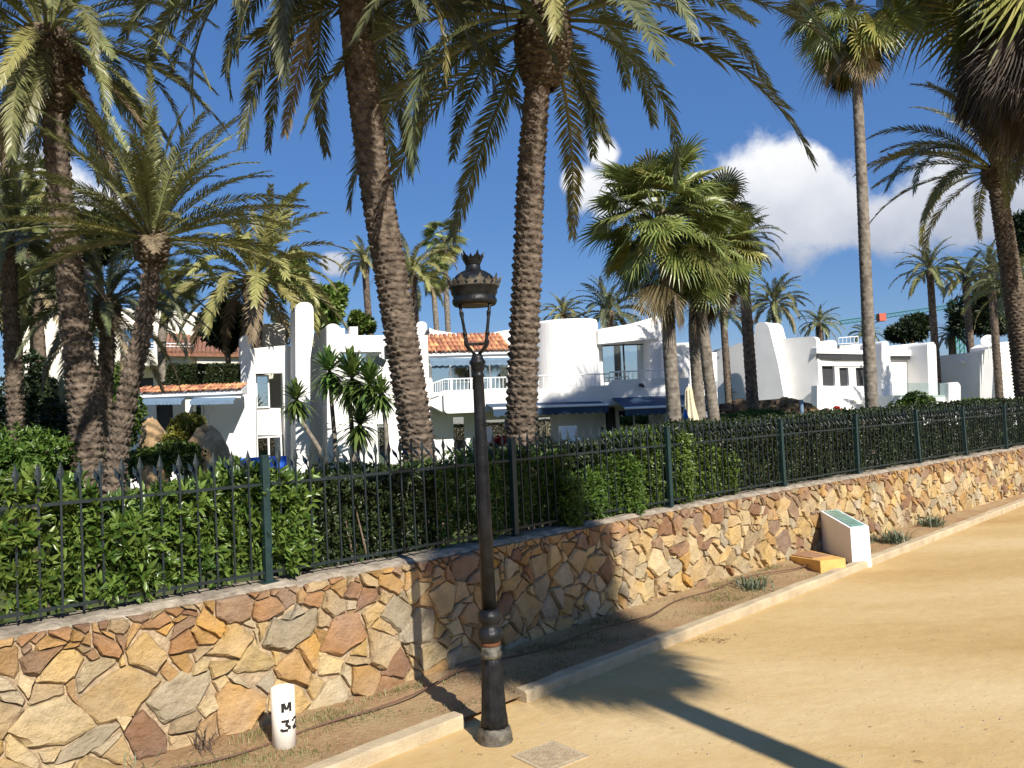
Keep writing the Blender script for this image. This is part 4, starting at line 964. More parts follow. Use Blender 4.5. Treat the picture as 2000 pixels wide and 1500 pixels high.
# ------------------------------------------------------------------ palms
def frond_mesh(name, e0, arch, n, seed, ll=.112, droop=.38, vee=25, wid=.0043):
    """one feather frond of length 1 along +X, starting elevation e0 (deg), bending arch degrees"""
    r = random.Random(seed); S = 14; P = [Vector((0, 0, 0))]; T = []
    for i in range(S + 1):
        t = i / S; e = rad(e0 - arch * t ** 1.25); T.append(Vector((math.cos(e), 0, math.sin(e))))
        if i < S: P.append(P[-1] + T[-1] / S)
    V = []; F = []; tw = r.uniform(-.25, .25)
    for i in range(S + 1):
        w = .0095 * (1 - i / S) + .0016; nn = Vector((-T[i].z, 0, T[i].x)) * w * .7; k = len(V)
        V += [P[i] + Vector((0, w, 0)), P[i] - Vector((0, w, 0)), P[i] - nn * 1.3]
        if i: F += [(k - 3, k - 2, k + 1, k), (k - 2, k - 1, k + 2, k + 1), (k - 1, k - 3, k, k + 2)]
    for j in range(n):
        t = .13 + .87 * (j + r.random() * .6) / n; x = min(t, .999) * S; i = int(x); p = P[i].lerp(P[min(i + 1, S)], x - i); tg = T[i]
        nn = Vector((-tg.z, 0, tg.x)); prof = (.45 + 1.6 * (t - .13) if t < .42 else 1.0 - .62 * ((t - .42) / .58) ** 1.6)
        for sg in (-1, 1):
            l = ll * prof * r.uniform(.85, 1.12); a = rad(62 - 34 * t + r.uniform(-7, 7)); vv = rad(vee * (1 - t * .4) + r.uniform(-14, 14))
            side = Vector((0, sg, 0)) * math.cos(vv) + nn * math.sin(vv); d = tg * math.cos(a) + side * math.sin(a)
            wv = d.cross(side.cross(tg)).normalized()
            if r.random() < .5: wv = (wv + nn * r.uniform(-.7, .7)).normalized()
            w = wid * (.7 + .3 * prof); g = Vector((0, 0, -1)) * droop * l
            m_ = p + d * l * .45 + g * .12; tp_ = p + d * l * .96 + g * .62 * r.uniform(.6, 1.3); k = len(V)
            V += [p - wv * w * .45, p + wv * w * .45, m_ - wv * w, m_ + wv * w, tp_]; F += [(k, k + 1, k + 3, k + 2), (k + 2, k + 3, k + 4)]
    return mkmesh(name, V, F, MT['frond'])
FR = {}
for e0, arch in ((84, 55), (68, 75), (48, 85), (28, 85), (8, 78), (-14, 66), (-38, 46), (-66, 22)):
    FR[e0] = [frond_mesh('frond', e0 + dx, arch * k, 104, e0 * 3 + i, droop=dr) for i, (dx, k, dr) in enumerate(((0, 1, .35), (5, .8, .25), (-4, 1.2, .5)))]
FRU = {e0: [frond_mesh('frond', e0, arch * k, 100, e0 * 3 + 50 + i) for i, k in enumerate((.5, .75))] for e0, arch in ((84, 60), (68, 75), (48, 80), (28, 70), (8, 55), (-14, 40))}
FRL = {e0: [frond_mesh('frond', e0, arch, 46, e0 * 5 + 1, ll=.17, wid=.010)] for e0, arch in ((84, 55), (68, 75), (48, 85), (28, 85), (8, 78), (-14, 66), (-38, 46), (-66, 22))}
def fan_mesh(name, e0, seed, n=34, droop=.5, pet=.85, rad_=.85, dead=False):
    """one fan leaf: petiole of length pet along +X then a pleated fan"""
    r = random.Random(seed); V = []; F = []; P = []; e = e0
    S = 6; p = Vector((0, 0, 0)); pts = [p]
    for i in range(S):
        e1 = rad(e0 - 28 * (i / S) * (0 if dead else 1)); T = Vector((math.cos(e1), 0, math.sin(e1))); p = p + T * pet / S; pts.append(p)
    for i, q in enumerate(pts):
        w = .020 - .009 * i / S; k = len(V); nn = Vector((-T.z, 0, T.x)) * w * .5; V += [q + Vector((0, w, 0)), q - Vector((0, w, 0)), q - nn]
        if i: F += [(k - 3, k - 2, k + 1, k), (k - 2, k - 1, k + 2, k + 1), (k - 1, k - 3, k, k + 2)]
    c = pts[-1]; tilt = rad(e0 - 28 - 8) if not dead else rad(-84); X = Vector((math.cos(tilt), 0, math.sin(tilt))); Y = Vector((0, 1, 0)); Nn = Vector((-X.z, 0, X.x)); span = 128 if not dead else 62
    for j in range(n):
        a = rad(-span + 2 * span * (j + .5) / n); da = rad(span / n) * .95; l = rad_ * (1 - .22 * abs(a) / rad(130)) * r.uniform(.88, 1.08)
        cup = .20 * (abs(a) / rad(128)) ** 1.5
        f = lambda ang, rr, up=0: c + (X * math.cos(ang) + Y * math.sin(ang)) * rr + Nn * (cup * rr + up)
        pl_ = .016; g = Vector((0, 0, -1))
        k = len(V); dj = droop * r.uniform(.4, 1.5) * l
        V += [f(a, .03), f(a - da, l * .5, -pl_), f(a, l * .5, pl_), f(a + da, l * .5, -pl_), f(a - da * .35, l * .8) + g * dj * .22, f(a + da * .35, l * .8) + g * dj * .22, f(a + r.uniform(-.05, .05), l) + g * dj * .7]
        F += [(k, k + 1, k + 2), (k, k + 2, k + 3), (k + 1, k + 4, k + 5, k + 2), (k + 2, k + 5, k + 3), (k + 4, k + 6, k + 5)]
    return mkmesh(name, V, F, MT['fan'])
FE = (78, 58, 38, 16, -8, -34, -60)
FN = {e0: [fan_mesh('fan_leaf', e0 + 4 * i, e0 * 7 + i, droop=.18 + .16 * i) for i in range(3)] for e0 in FE}
FND = [fan_mesh('dead_leaf', -78 + 5 * i, 900 + i, droop=.2, dead=True) for i in range(4)]
def spline(P, sub=10): return catmull(P, sub)
def trunk_mesh(name, path, rfun, rowh, nper, amp, m, sub=5, tsub=5):
    L = [0.0]
    for a, b in zip(path[:-1], path[1:]): L.append(L[-1] + (b - a).length)
    tot = L[-1]; nr = max(4, int(tot / rowh * sub)); nt_ = nper * tsub; s = np.linspace(0, tot, nr + 1)
    X = np.array([[p.x, p.y, p.z] for p in path]); c = np.stack([np.interp(s, L, X[:, k]) for k in range(3)], 1)
    tg = np.gradient(c, axis=0); tg /= np.linalg.norm(tg, axis=1)[:, None]
    ex = np.cross(tg, [0, 1, 0]); ex /= np.linalg.norm(ex, axis=1)[:, None]; ey = np.cross(ex, tg)
    th = np.linspace(0, 2 * np.pi, nt_, endpoint=False); vrow = s / rowh; k = np.floor(vrow)[:, None]; f = (vrow[:, None] - k)
    rg = np.random.RandomState(int(tot * 100) % 9999); wob = rg.uniform(-.3, .3, (1, nt_))
    u = th[None] * nper / (2 * np.pi) + .5 * (k % 2); fu = np.abs(2 * (u - np.floor(u)) - 1)
    g = f - .42 * fu + wob * .4; low = g < 0; g = np.where(low, g + 1, g); bump = 1.15 * g ** 1.8 - .55 * (fu > .72) * (~low) * g + rg.normal(0, .1, (len(s), 1))
    R0 = np.array([rfun(x / tot) for x in s])[:, None]; am = amp(s / tot)[:, None] if callable(amp) else amp
    rr = R0 + am * (bump - .4) + rg.normal(0, .12, bump.shape) * am
    V = c[:, None] + ex[:, None] * (rr * np.cos(th))[..., None] + ey[:, None] * (rr * np.sin(th))[..., None]
    i = np.arange(nr)[:, None]; j = np.arange(nt_)[None]; j2 = (j + 1) % nt_
    q = np.stack([i * nt_ + j, i * nt_ + j2, (i + 1) * nt_ + j2, (i + 1) * nt_ + j], -1).reshape(-1, 4)
    Vf = V.reshape(-1, 3); top = np.array([[len(Vf) - nt_ + a for a in range(nt_)]])
    return npmesh(name, Vf, [q, top], m)
def place(me, name, parent, loc, yaw, sc, m, roll=0.0, pitch=0.0):
    o = bpy.data.objects.new(name, me); link(o); o.parent = parent; o.location = loc
    o.rotation_euler = (Matrix.Rotation(yaw, 3, 'Z') @ Matrix.Rotation(pitch, 3, 'Y') @ Matrix.Rotation(roll, 3, 'X')).to_euler(); o.scale = (sc, sc, sc)
    if m is not None: o.material_slots[0].link = 'OBJECT'; o.material_slots[0].material = m
    return o
def trunk_path(pts, Y, z0=GZ - .1):
    P = [at(x, y, Y) for x, y in pts]; d = (P[0] - P[1]); d = d / abs(d.z) if abs(d.z) > 1e-6 else Vector((0, 0, -1))
    base = P[0] + d * max(0.05, P[0].z - z0)
    base.x = P[0].x + (base.x - P[0].x) * .6; base.z = z0
    return [base] + P
def date_palm(label, pts, Y, w0, w1, L, nf, boot=None, fm='frond', seed=1, emax=84, emin=-60, dead=4, lod=0, rowh=.10, nper=10, amp=.05, yawbias=None, group='date palms in the garden', skip=None, path=None, lift=.25, up=False):
    """pts: trunk pixels from the foot to the crown's heart; w0,w1: trunk widths in pixels; L: frond length in pixels"""
    r = random.Random(seed); k = Y / FPX; P = path or trunk_path(pts, Y); th = thing('date_palm', label, 'palm tree', tuple(P[0]), group)
    sp = spline(P); r0, r1 = w0 * k / 2, w1 * k / 2; fine = 5 if not lod else 2
    put('trunk', trunk_mesh('trunk', sp, lambda t: (r0 + (r1 - r0) * min(1, t * 1.15)) * (1 + .22 * max(0, 1 - t * 14)), rowh, nper, (lambda t: amp * (1 - .45 * t)), MT['trunk'], 6 if not lod else 2, 6 if not lod else 3), th)
    top = P[-1]; axis = (sp[-1] - sp[-4]).normalized()
    if boot:
        bh, bw = boot[0] * k, boot[1] * k / 2; q = [top - axis * bh * (1 - i / 12) + axis * .1 for i in range(13)]
        put('frond_boot', trunk_mesh('frond_boot', q, lambda t: r1 * 1.0 + (bw - r1) * max(0, math.sin(math.pi * min(1, .0 + t * .86))) ** .75, .085 if not lod else .2, 13, .07 if not lod else .04, MT['boot'], fine, 4), th)
    else: bw = r1
    LM = FRL if lod else (FRU if up else FR); keys = sorted(LM, reverse=True); base = top - P[0]
    for i in range(nf):
        t = i / nf; e = emax + (emin - emax) * t ** 1.05 + r.uniform(-9, 9); yaw = i * 2.39996 + r.uniform(-.25, .25)
        if skip and skip(yaw % 6.2832, e): continue
        key = min(keys, key=lambda q: abs(q - e)); me = r.choice(LM[key]); isd = i >= nf - dead
        o_ = Vector((math.cos(yaw), math.sin(yaw), 0)) * bw * .55 * math.cos(rad(e))
        mm = MT['dead'] if isd else MT[fm]
        if not isd and t > .75 and r.random() < .18: mm = MT['frond_yel']
        place(me, 'frond', th, base + o_ + axis * lift * bw * (1 - t * 1.6), yaw, L * k * r.uniform(.82, 1.08), mm, r.uniform(-.35, .35), -rad(e - key) * .6)
    return th
def fan_palm(label, pts, Y, w0, w1, Lp, nf, fm='fan', seed=1, emax=80, emin=-40, dead=8, skirt=0, ring=.05, group='fan palms in the garden', path=None, skirt_len=1.0):
    r = random.Random(seed); k = Y / FPX; P = path or trunk_path(pts, Y); th = thing('fan_palm', label, 'palm tree', tuple(P[0]), group); sp = spline(P); r0, r1 = w0 * k / 2, w1 * k / 2
    put('trunk', trunk_mesh('trunk', sp, lambda t: (r0 + (r1 - r0) * t) * (1 + .3 * max(0, 1 - t * 12)), ring * 2.2, 7, .010, MT['wtrunk'], 4, 4), th)
    top = P[-1]; base = top - P[0]; sc = Lp * k / 1.7; ax_ = (sp[-1] - sp[-4]).normalized()
    for i in range(nf):
        t = i / nf; e = emax + (emin - emax) * t + r.uniform(-10, 10); yaw = i * 2.39996 + r.uniform(-.3, .3); key = min(FE, key=lambda q: abs(q - e)); me = r.choice(FN[key])
        mm = MT[fm] if r.random() > .14 + .22 * t else MT['fan_yel']
        place(me, 'fan_leaf', th, base - ax_ * t * .55 * sc + Vector((math.cos(yaw), math.sin(yaw), 0)) * r1 * .6, yaw, sc * r.uniform(.82, 1.1), mm, r.uniform(-.5, .5), -rad(e - key) * .6)
    for i in range(dead + skirt):
        yaw = i * 2.39996 + r.uniform(-.4, .4); dz = (.5 + .5 * r.random()) * sc if i < dead else (.3 + skirt_len * r.random()) * sc * 1.6
        place(r.choice(FND), 'dead_leaf', th, base - ax_ * dz + Vector((math.cos(yaw), math.sin(yaw), 0)) * r1 * .9, yaw, sc * r.uniform(.7, 1.05), MT['dead'] if i < dead and r.random() < .7 else MT['deadgrey'], r.uniform(-.3, .3), r.uniform(-.42 if skirt else -.3, .12))
    return th
# --- foreground date palms
date_palm('tall date palm leaning left behind the lamp, its crown above the frame', [(820, 905), (800, 760), (768, 560), (737, 380), (712, 200), (696, 60), (684, -60), (676, -150)], 11.5, 63, 58, 500, 84, (120, 110), seed=3, emin=-46, fm='frond_dark', dead=2)
date_palm('straight thick-trunked date palm just right of the lamp with a scaly swollen neck', [(1018, 860), (1022, 700), (1030, 520), (1037, 340), (1050, 170), (1060, 95), (1064, 28)], 12.2, 60, 47, 590, 58, (165, 108), seed=7, emin=-18, fm='frond_dark', amp=.062, rowh=.11, nper=9, dead=0, lift=.5)
date_palm('thick date palm at the left with a shaggy crown of dry lower fronds', [(172, 905), (158, 740), (136, 540), (118, 380), (104, 220), (92, 75)], 11, 60, 40, 360, 84, (170, 115), seed=12, dead=9, emin=-66)
date_palm('leaning date palm with an upright olive crown in front of the annex', [(228, 890), (250, 770), (280, 640), (294, 545), (297, 466)], 10, 44, 30, 300, 66, (75, 60), seed=21, emin=-4, fm='frond', dead=2, up=True)
date_palm('slim dark date palm between the two thick left trunks', [(202, 870), (206, 740), (210, 640), (207, 590)], 15, 34, 26, 225, 54, (65, 50), seed=31, fm='frond_dark', emin=-40)
date_palm('slender palm at the far left edge with a dark drooping crown', [(34, 870), (24, 680), (18, 540), (20, 460)], 14, 32, 26, 230, 50, None, seed=33, fm='frond_dark', emin=-40)
date_palm('date palm with arching olive fronds above the annex roof', [(492, 650), (496, 600), (500, 545)], 30, 42, 38, 205, 60, (60, 48), seed=41, fm='frond_yel', lod=1, emin=-35)
date_palm('right-hand date palm with a pineapple-shaped neck against the clouds', [(2000, 720), (1984, 600), (1966, 480), (1952, 390), (1944, 330)], 24, 44, 32, 280, 50, (46, 52), seed=51, emin=-5, dead=0)
# --- fan palms
fan_palm('large fan palm in front of the villa terrace with a full round crown', [(1318, 830), (1308, 680), (1302, 560), (1290, 412)], 21, 29, 24, 168, 60, seed=5, dead=7, emin=-34)
fan_palm('second fan palm just right of the big one, its crown partly behind it', [(1366, 800), (1356, 650), (1362, 540), (1384, 425)], 24, 24, 20, 128, 40, seed=6, dead=6, emin=-40)
fan_palm('third fan palm with a dark leaning trunk right of the terrace', [(1394, 815), (1380, 700), (1372, 580), (1400, 480)], 22.5, 24, 20, 125, 40, seed=8, dead=8, emin=-45)
fan_palm('very tall slender fan palm crossing the white cloud', [(1703, 805), (1692, 560), (1682, 330), (1670, 100), (1661, -5)], 20, 25, 18, 150, 44, seed=9, dead=10, emin=-60, fm='fan')
fan_palm('nearest fan palm at the top right corner with a long grey dry skirt', [(2095, 760), (2083, 500), (2062, 200), (2036, -60), (2026, -190)], 19, 40, 34, 330, 56, seed=10, dead=10, skirt=100, emin=-62, skirt_len=.42)
# --- palm beside the path behind the camera: its crown shades the middle of the wall
sc_ = Vector((0.05, 8.2, 0.72)); tt_ = 9.0; cc = sc_ + Vector((0.4788 * tt_, -0.8779 * tt_, math.tan(SUN_EL) * tt_))
fan_palm('fan palm across the path behind the viewer, casting the crown shadow', None, 17, 26, 24, 140, 200, seed=15, dead=24, emin=-80, path=[Vector((cc.x + .1, cc.y - .05, -.05)), Vector((cc.x + .05, cc.y, 2.5)), Vector((cc.x, cc.y, 5.2)), cc], group=None)
# --- middle distance and far palms
far_date = [(1412, 612, 665, 45, 58, 'frond_dark', 'small date palm left of the swept chimney fin'), (1512, 592, 660, 48, 80, 'frond', 'full palm standing behind the swept chimney fin'), (1600, 632, 665, 55, 48, 'frond', 'small neat date palm above the right villa roof'),
            (1690, 652, 690, 60, 38, 'frond', 'tiny date palm behind the tall slender trunk'), (1816, 530, 670, 45, 75, 'frond', 'bushy date palm left of the three at far right'), (1886, 545, 680, 48, 62, 'frond_dark', 'middle one of the far right date palms'),
            (1935, 530, 690, 42, 66, 'frond_dark', 'dark date palm nearest the right edge in the distance'), (1448, 470, 680, 30, 85, 'frond', 'feathery palm rising behind the fan palm cluster'), (1100, 615, 660, 44, 60, 'frond_yel', 'olive palm crown showing over the rounded tower left side'), (1190, 610, 670, 42, 95, 'frond_dark', 'dark palm crown behind the rounded tower right side'),
            (806, 540, 650, 38, 95, 'frond_yel', 'upright yellow palm right behind the leaning trunk'), (712, 510, 655, 45, 62, 'frond_yel', 'yellow-green palm fronds just left of the leaning trunk'), (1985, 560, 720, 36, 110, 'frond', 'olive palm fronds low at the right edge'), (70, 570, 780, 26, 160, 'frond_dark', 'dark drooping palm behind the left edge trunk'), (1858, 655, 690, 60, 40, 'frond_dark', 'short palm behind the far right outbuilding roof')]
for i, (x, y, yb, Y, L, fm, lab) in enumerate(far_date):
    lean = (yb - y) * .07
    date_palm(lab, [(x + lean, yb), (x + lean * .5, (y + yb) / 2), (x, y)], Y, 15 if Y > 35 else 24, 13 if Y > 35 else 20, L, 40, (L * .22, L * .2), fm=fm, seed=60 + i, lod=1, emin=-30, dead=2, nper=8, rowh=.2, amp=.03, group='palms in the background')
far_fan = [(868, 462, 660, 55, 52, 'tall thin fan palm far behind the lantern'), (846, 530, 660, 52, 40, 'smaller fan palm just left of the tall thin one'), (340, 545, 760, 32, 60, 'fan palm with a smooth grey trunk behind the leaning left palm'), (62, 350, 760, 34, 80, 'fan palm high at the left edge behind the thick palm'), (30, 400, 800, 28, 90, 'dark fan palm at the left border')]
for i, (x, y, yb, Y, L, lab) in enumerate(far_fan):
    fan_palm(lab, [(x + 8 if x != 340 else 320, yb), (x + 3 if x != 340 else 317, (y + yb) / 2), (x, y)], Y, 12 if Y > 40 else 18, 10 if Y > 40 else 16, L, 34, seed=80 + i, dead=6, emin=-50, group='palms in the background')

# ------------------------------------------------------------------ leafy plants
def leaf_arrays(P, D, Nn, L, W, seed, fold=.25, curl=.15, big=False):
    """P base points, D directions, Nn normals (all n x 3), L, W per leaf"""
    D = D / np.linalg.norm(D, axis=1)[:, None]; S = np.cross(D, Nn); S /= (np.linalg.norm(S, axis=1)[:, None] + 1e-9); U = np.cross(S, D)
    L = L[:, None]; W = W[:, None]
    if not big:
        V = np.stack([P, P + D * L * .45 + S * W * .5 + U * W * fold, P + D * L - U * L * curl, P + D * L * .45 - S * W * .5 + U * W * fold], 1); n = len(P); b = np.arange(n)[:, None] * 4
        return V.reshape(-1, 3), [np.concatenate([b + [0, 1, 2], b + [0, 2, 3]], 0)]
    a1 = P + D * L * .33; a2 = P + D * L * .7 - U * L * curl * .4; tip = P + D * L - U * L * curl
    V = np.stack([P, a1, a2, tip, a1 + S * W * .5 + U * W * fold, a2 + S * W * .38 + U * W * fold, a1 - S * W * .5 + U * W * fold, a2 - S * W * .38 + U * W * fold], 1); n = len(P); b = np.arange(n)[:, None] * 8
    return V.reshape(-1, 3), [np.concatenate([b + [0, 1, 4], b + [2, 3, 5], b + [0, 6, 1], b + [2, 7, 3]], 0), np.concatenate([b + [1, 2, 5, 4], b + [6, 7, 2, 1]], 0)]
def rosettes(pts, nrm, k, L, W, seed, big=True, spread=(.15, 1.1), curl=.15):
    rg = np.random.RandomState(seed); n = len(pts); P = np.repeat(pts, k, 0); A = np.repeat(nrm, k, 0); A = A / np.linalg.norm(A, axis=1)[:, None]
    T = np.cross(A, rg.normal(size=A.shape)); T /= np.linalg.norm(T, axis=1)[:, None]; e = rg.uniform(*spread, len(P))[:, None]
    D = A * np.cos(e) + T * np.sin(e); Nn = A * np.sin(e) - T * np.cos(e) + rg.normal(0, .25, A.shape); P = P + rg.normal(0, L * .10, P.shape)
    return leaf_arrays(P, D, -Nn * -1, L * rg.uniform(.7, 1.2, len(P)), W * rg.uniform(.8, 1.2, len(P)), seed, big=big, curl=curl)
def hedge_pts(s0, s1, d0, d1, h0, hfun, n, seed, front=.55):
    """points through a hedge volume along the wall: most of them near its front, top and ends; hfun(s) gives the top"""
    rg = np.random.RandomState(seed); P = []; A = []
    for _ in range(n):
        s = rg.uniform(s0, s1); ht = hfun(s); q = rg.rand(); bulge = .06 * math.sin(s * 5.1 + seed) + .05 * math.sin(s * 11.3)
        if q < front: d = d0 + bulge + abs(rg.normal(0, .07)); h = rg.uniform(h0, ht); a = (-1, .35)
        elif q < front + .25: d = rg.uniform(d0, d1); h = ht - abs(rg.normal(0, .06)); a = (-.25, 1)
        else: d = rg.uniform(d0, d1); h = rg.uniform(h0, ht); a = (-.6, .6)
        h += rg.normal(0, .03); p = wp(s, d, h); nn = wp(s, 1) - wp(s, 0); P.append(p); A.append(nn * a[0] + Vector((0, 0, a[1])) + Vector(rg.normal(0, .45, 3)))
    return np.array([tuple(p) for p in P]), np.array([tuple(a) for a in A])
def hedge(name, label, s0, s1, d0, d1, h0, hfun, n, k, L, W, m, seed, stems=14, group=None, big=True, front=.55):
    base = wp((s0 + s1) / 2, (d0 + d1) / 2, GZ); th = thing(name, label, 'hedge' if 'hedge' in name else 'shrub', tuple(base), group)
    P, A = hedge_pts(s0, s1, d0, d1, h0, hfun, n, seed, front); V, Fs = rosettes(P, A, k, L, W, seed, big); put('foliage', npmesh('foliage', V, Fs, m), th)
    rg = random.Random(seed); mb = MB()
    for _ in range(stems):
        s = rg.uniform(s0, s1); q = wp(s, rg.uniform(d0 + .1, d1), GZ - .05); t = wp(s + rg.uniform(-.25, .25), rg.uniform(d0 + .05, d1), hfun(s) - .12); mid = q.lerp(t, .5) + Vector((rg.uniform(-.1, .1), rg.uniform(-.1, .1), 0)); mb.tube([q, mid, t], [.014, .010, .004], 5)
    mb.build('stem', MT['stem'], th); return th
sA = s_of(-4.6, 3.8); s5 = ps[1]
wob = lambda base, a, f, ph=0: (lambda s: base + a * math.sin(s * f + ph) + a * .6 * math.sin(s * f * 2.7 + ph * 2))
hedge('shrub', 'glossy bright green broad-leaved shrub at the left end of the fence', sA - .3, s5 - 1.25, .21, .95, 1.12, wob(1.84, .07, 3), 1200, 8, .115, .033, MT['hedge_bright'], 101, group='glossy shrubs behind the fence')
hedge('shrub', 'glossy bright green broad-leaved shrub round the first full fence post', s5 - 1.35, s5 + .42, .21, .95, 1.14, wob(1.78, .08, 4, 1), 1050, 8, .11, .032, MT['hedge_bright'], 102, group='glossy shrubs behind the fence')
sB = s5 + .3
hedge('hedge', 'dark sparse hedge with bare twigs between the bright shrub and the lamp', sB, ps[2] - .7, .40, 1.15, 1.05, wob(1.74, .03, 4), 3000, 6, .055, .022, MT['hedge_dark'], 103, stems=150, group='dark hedge behind the fence')
hedge('shrub', 'soft green shrub pushing through the fence behind the lamp post', ps[2] - .9, ps[2] + .9, .24, .95, 1.1, wob(1.82, .06, 5), 2600, 7, .06, .014, MT['hedge_mid'], 104, group='green shrubs pushing through the fence')
hedge('shrub', 'green shrub overhanging the wall right of the lamp shadow', ps[2] + .7, ps[3] - .6, .15, .85, 1.08, wob(1.60, .08, 4, 2), 2400, 7, .06, .015, MT['hedge_mid'], 105, group='green shrubs pushing through the fence')
hedge('hedge', 'olive dark hedge between the two green shrubs right of the lamp', ps[2] + .9, ps[3] + .1, .35, 1.2, 1.05, wob(1.84, .03, 5), 3200, 6, .052, .022, MT['hedge_dark'], 106, stems=80, group='dark hedge behind the fence')
hedge('shrub', 'bright green shrub at the fence post in front of the fan palm', ps[3] - .35, ps[3] + 1.45, .23, .95, 1.08, lambda s: 1.93 - .28 * max(0, (s - ps[3] - .2)) , 2800, 7, .065, .019, MT['hedge_bright'], 107, group='green shrubs pushing through the fence')
hedge('hedge', 'clipped dark hedge behind the fence before the low garden wall', ps[3] + .1, ps[5], .30, 1.3, 1.02, wob(2.0, .02, 3), 9000, 5, .050, .024, MT['hedge_dark'], 108, stems=90, group='dark hedge behind the fence', big=False)
hedge('hedge', 'clipped dark hedge behind the fence below the right villa', ps[5], ps[7], .30, 1.3, 1.02, wob(2.03, .02, 3), 8000, 5, .050, .026, MT['hedge_dark'], 109, stems=60, group='dark hedge behind the fence', big=False)
hedge('hedge', 'clipped dark hedge at the far right end of the fence', ps[7], ps[10] + 1, .30, 1.3, 1.02, wob(2.06, .02, 3), 8000, 5, .055, .03, MT['hedge_dark'], 110, stems=40, group='dark hedge behind the fence', big=False)
def blob_plant(name, label, cat, px, py, Y, rx, ry, n, k, L, W, m, seed, group=None, trunk=None, depth=None, clumps=7, big=False, tw=.05):
    """crown of leaf clumps inside an ellipsoid rx x ry pixels"""
    rg = np.random.RandomState(seed); kx = Y / FPX; c = at(px, py, Y); foot = at(px + ry * .05, py, Y); foot = Vector((foot.x, foot.y, GZ - .05)); th = thing(name, label, cat, tuple(foot), group)
    RX, RZ = rx * kx, ry * kx; RY = depth or RX; cl = []
    for _ in range(clumps):
        v = rg.normal(size=3); v /= np.linalg.norm(v); v *= rg.uniform(.25, .78); cl.append((np.array([v[0] * RX, v[1] * RY, v[2] * RZ]), rg.uniform(.28, .5)))
    P = []; A = []
    for _ in range(n):
        cc_, s = cl[rg.randint(clumps)]; v = rg.normal(size=3); v /= np.linalg.norm(v); q = s * rg.uniform(.6, 1.08); P.append(cc_ + v * np.array([RX, RY, RZ]) * q); A.append(v + [0, 0, .35])
    V, Fs = rosettes(np.array(P) + np.array(tuple(c)), np.array(A), k, L, W, seed, big, (.2, 1.3)); put('crown' if 'tree' in name else 'foliage', npmesh('crown', V, Fs, m), th)
    mb = MB(); fc = Vector(c) - Vector((0, 0, RZ * .5))
    if trunk is not False:
        mb.tube([foot, foot.lerp(fc, .6) + Vector((.05, 0, 0)), fc], [tw * 1.5, tw, tw * .8], 7)
        for cc_, s in cl: mb.tube([fc, fc.lerp(Vector(c) + Vector(cc_), .55) + Vector((0, 0, -.1)), Vector(c) + Vector(cc_)], [tw * .6, tw * .4, tw * .15], 5)
        mb.build('trunk' if 'tree' in name else 'stem', MT['stem'], th)
    return th
blob_plant('bush', 'round yellow-green bush on the rocks in front of the annex', 'bush', 357, 845, 22, 46, 38, 1500, 6, .10, .05, MT['bush_yel'], 201, clumps=10)
blob_plant('bush', 'creeping dark green bush below the round yellow-green one', 'bush', 325, 895, 20, 90, 42, 1600, 6, .10, .05, MT['hedge_mid'], 202, clumps=12)
blob_plant('bush', 'dense dark bush filling the left edge behind the palms', 'bush', 60, 790, 19, 95, 100, 3000, 6, .12, .05, MT['tree_dark'], 203, clumps=14)
blob_plant('bush', 'leafy green climber between the leaning palm and the annex', 'bush', 225, 800, 21, 60, 85, 1800, 6, .12, .06, MT['hedge_mid'], 204, clumps=12)
blob_plant('bush', 'mid green bush at the foot of the left palms behind the glossy shrub', 'bush', 60, 900, 11, 150, 60, 2200, 6, .09, .035, MT['hedge_mid'], 205, clumps=14)
blob_plant('bush', 'dark bush between the trunks of the two left palms', 'bush', 130, 850, 16, 60, 80, 1500, 6, .11, .045, MT['tree_dark'], 206, clumps=9)
blob_plant('broadleaf_tree', 'broad-leaved green tree behind the arched chimney', 'tree', 632, 590, 38, 50, 48, 1300, 7, .36, .15, MT['tree'], 207, clumps=12, tw=.12)
blob_plant('broadleaf_tree', 'dark broad-leaved tree between the annex roof and the villa', 'tree', 442, 635, 33, 42, 45, 900, 7, .30, .14, MT['tree_dark'], 208, clumps=9, tw=.12)
blob_plant('broadleaf_tree', 'small rounded tree behind the villa parapet', 'tree', 702, 635, 40, 26, 22, 500, 7, .30, .13, MT['tree'], 209, clumps=6, tw=.08)
blob_plant('broadleaf_tree', 'tall leafy tree behind the olive palm above the annex', 'tree', 570, 545, 45, 40, 70, 900, 7, .36, .16, MT['tree'], 210, clumps=9, tw=.12)
blob_plant('pine_tree', 'dark round-topped pine above the right villa terrace', 'tree', 1780, 645, 62, 42, 34, 1500, 6, .42, .1, MT['tree_dark'], 211, clumps=9, tw=.15)
blob_plant('pine_tree', 'dark pine mass behind the far right palms', 'tree', 1925, 610, 58, 62, 60, 2200, 6, .42, .1, MT['tree_dark'], 212, clumps=12, tw=.15)
blob_plant('pine_tree', 'dark pine at the right edge below the clouds', 'tree', 2010, 470, 45, 45, 70, 1500, 6, .36, .1, MT['tree_dark'], 213, clumps=10, tw=.15)
blob_plant('bush', 'dark rounded bush in front of the right villa terrace', 'bush', 1778, 785, 30, 44, 22, 1200, 6, .10, .045, MT['hedge_mid'], 214, clumps=9)
blob_plant('bush', 'low green bush beyond the fence at far right', 'bush', 1910, 795, 30, 70, 14, 1200, 6, .10, .045, MT['hedge_mid'], 215, clumps=11)
blob_plant('bush', 'long low green bush before the dark garden wall', 'bush', 1480, 815, 28, 105, 14, 1800, 6, .10, .045, MT['hedge_mid'], 216, clumps=16)
blob_plant('bush', 'low shrubs under the yuccas beside the villa', 'bush', 690, 925, 20, 130, 18, 1600, 6, .09, .04, MT['hedge_mid'], 217, clumps=14)
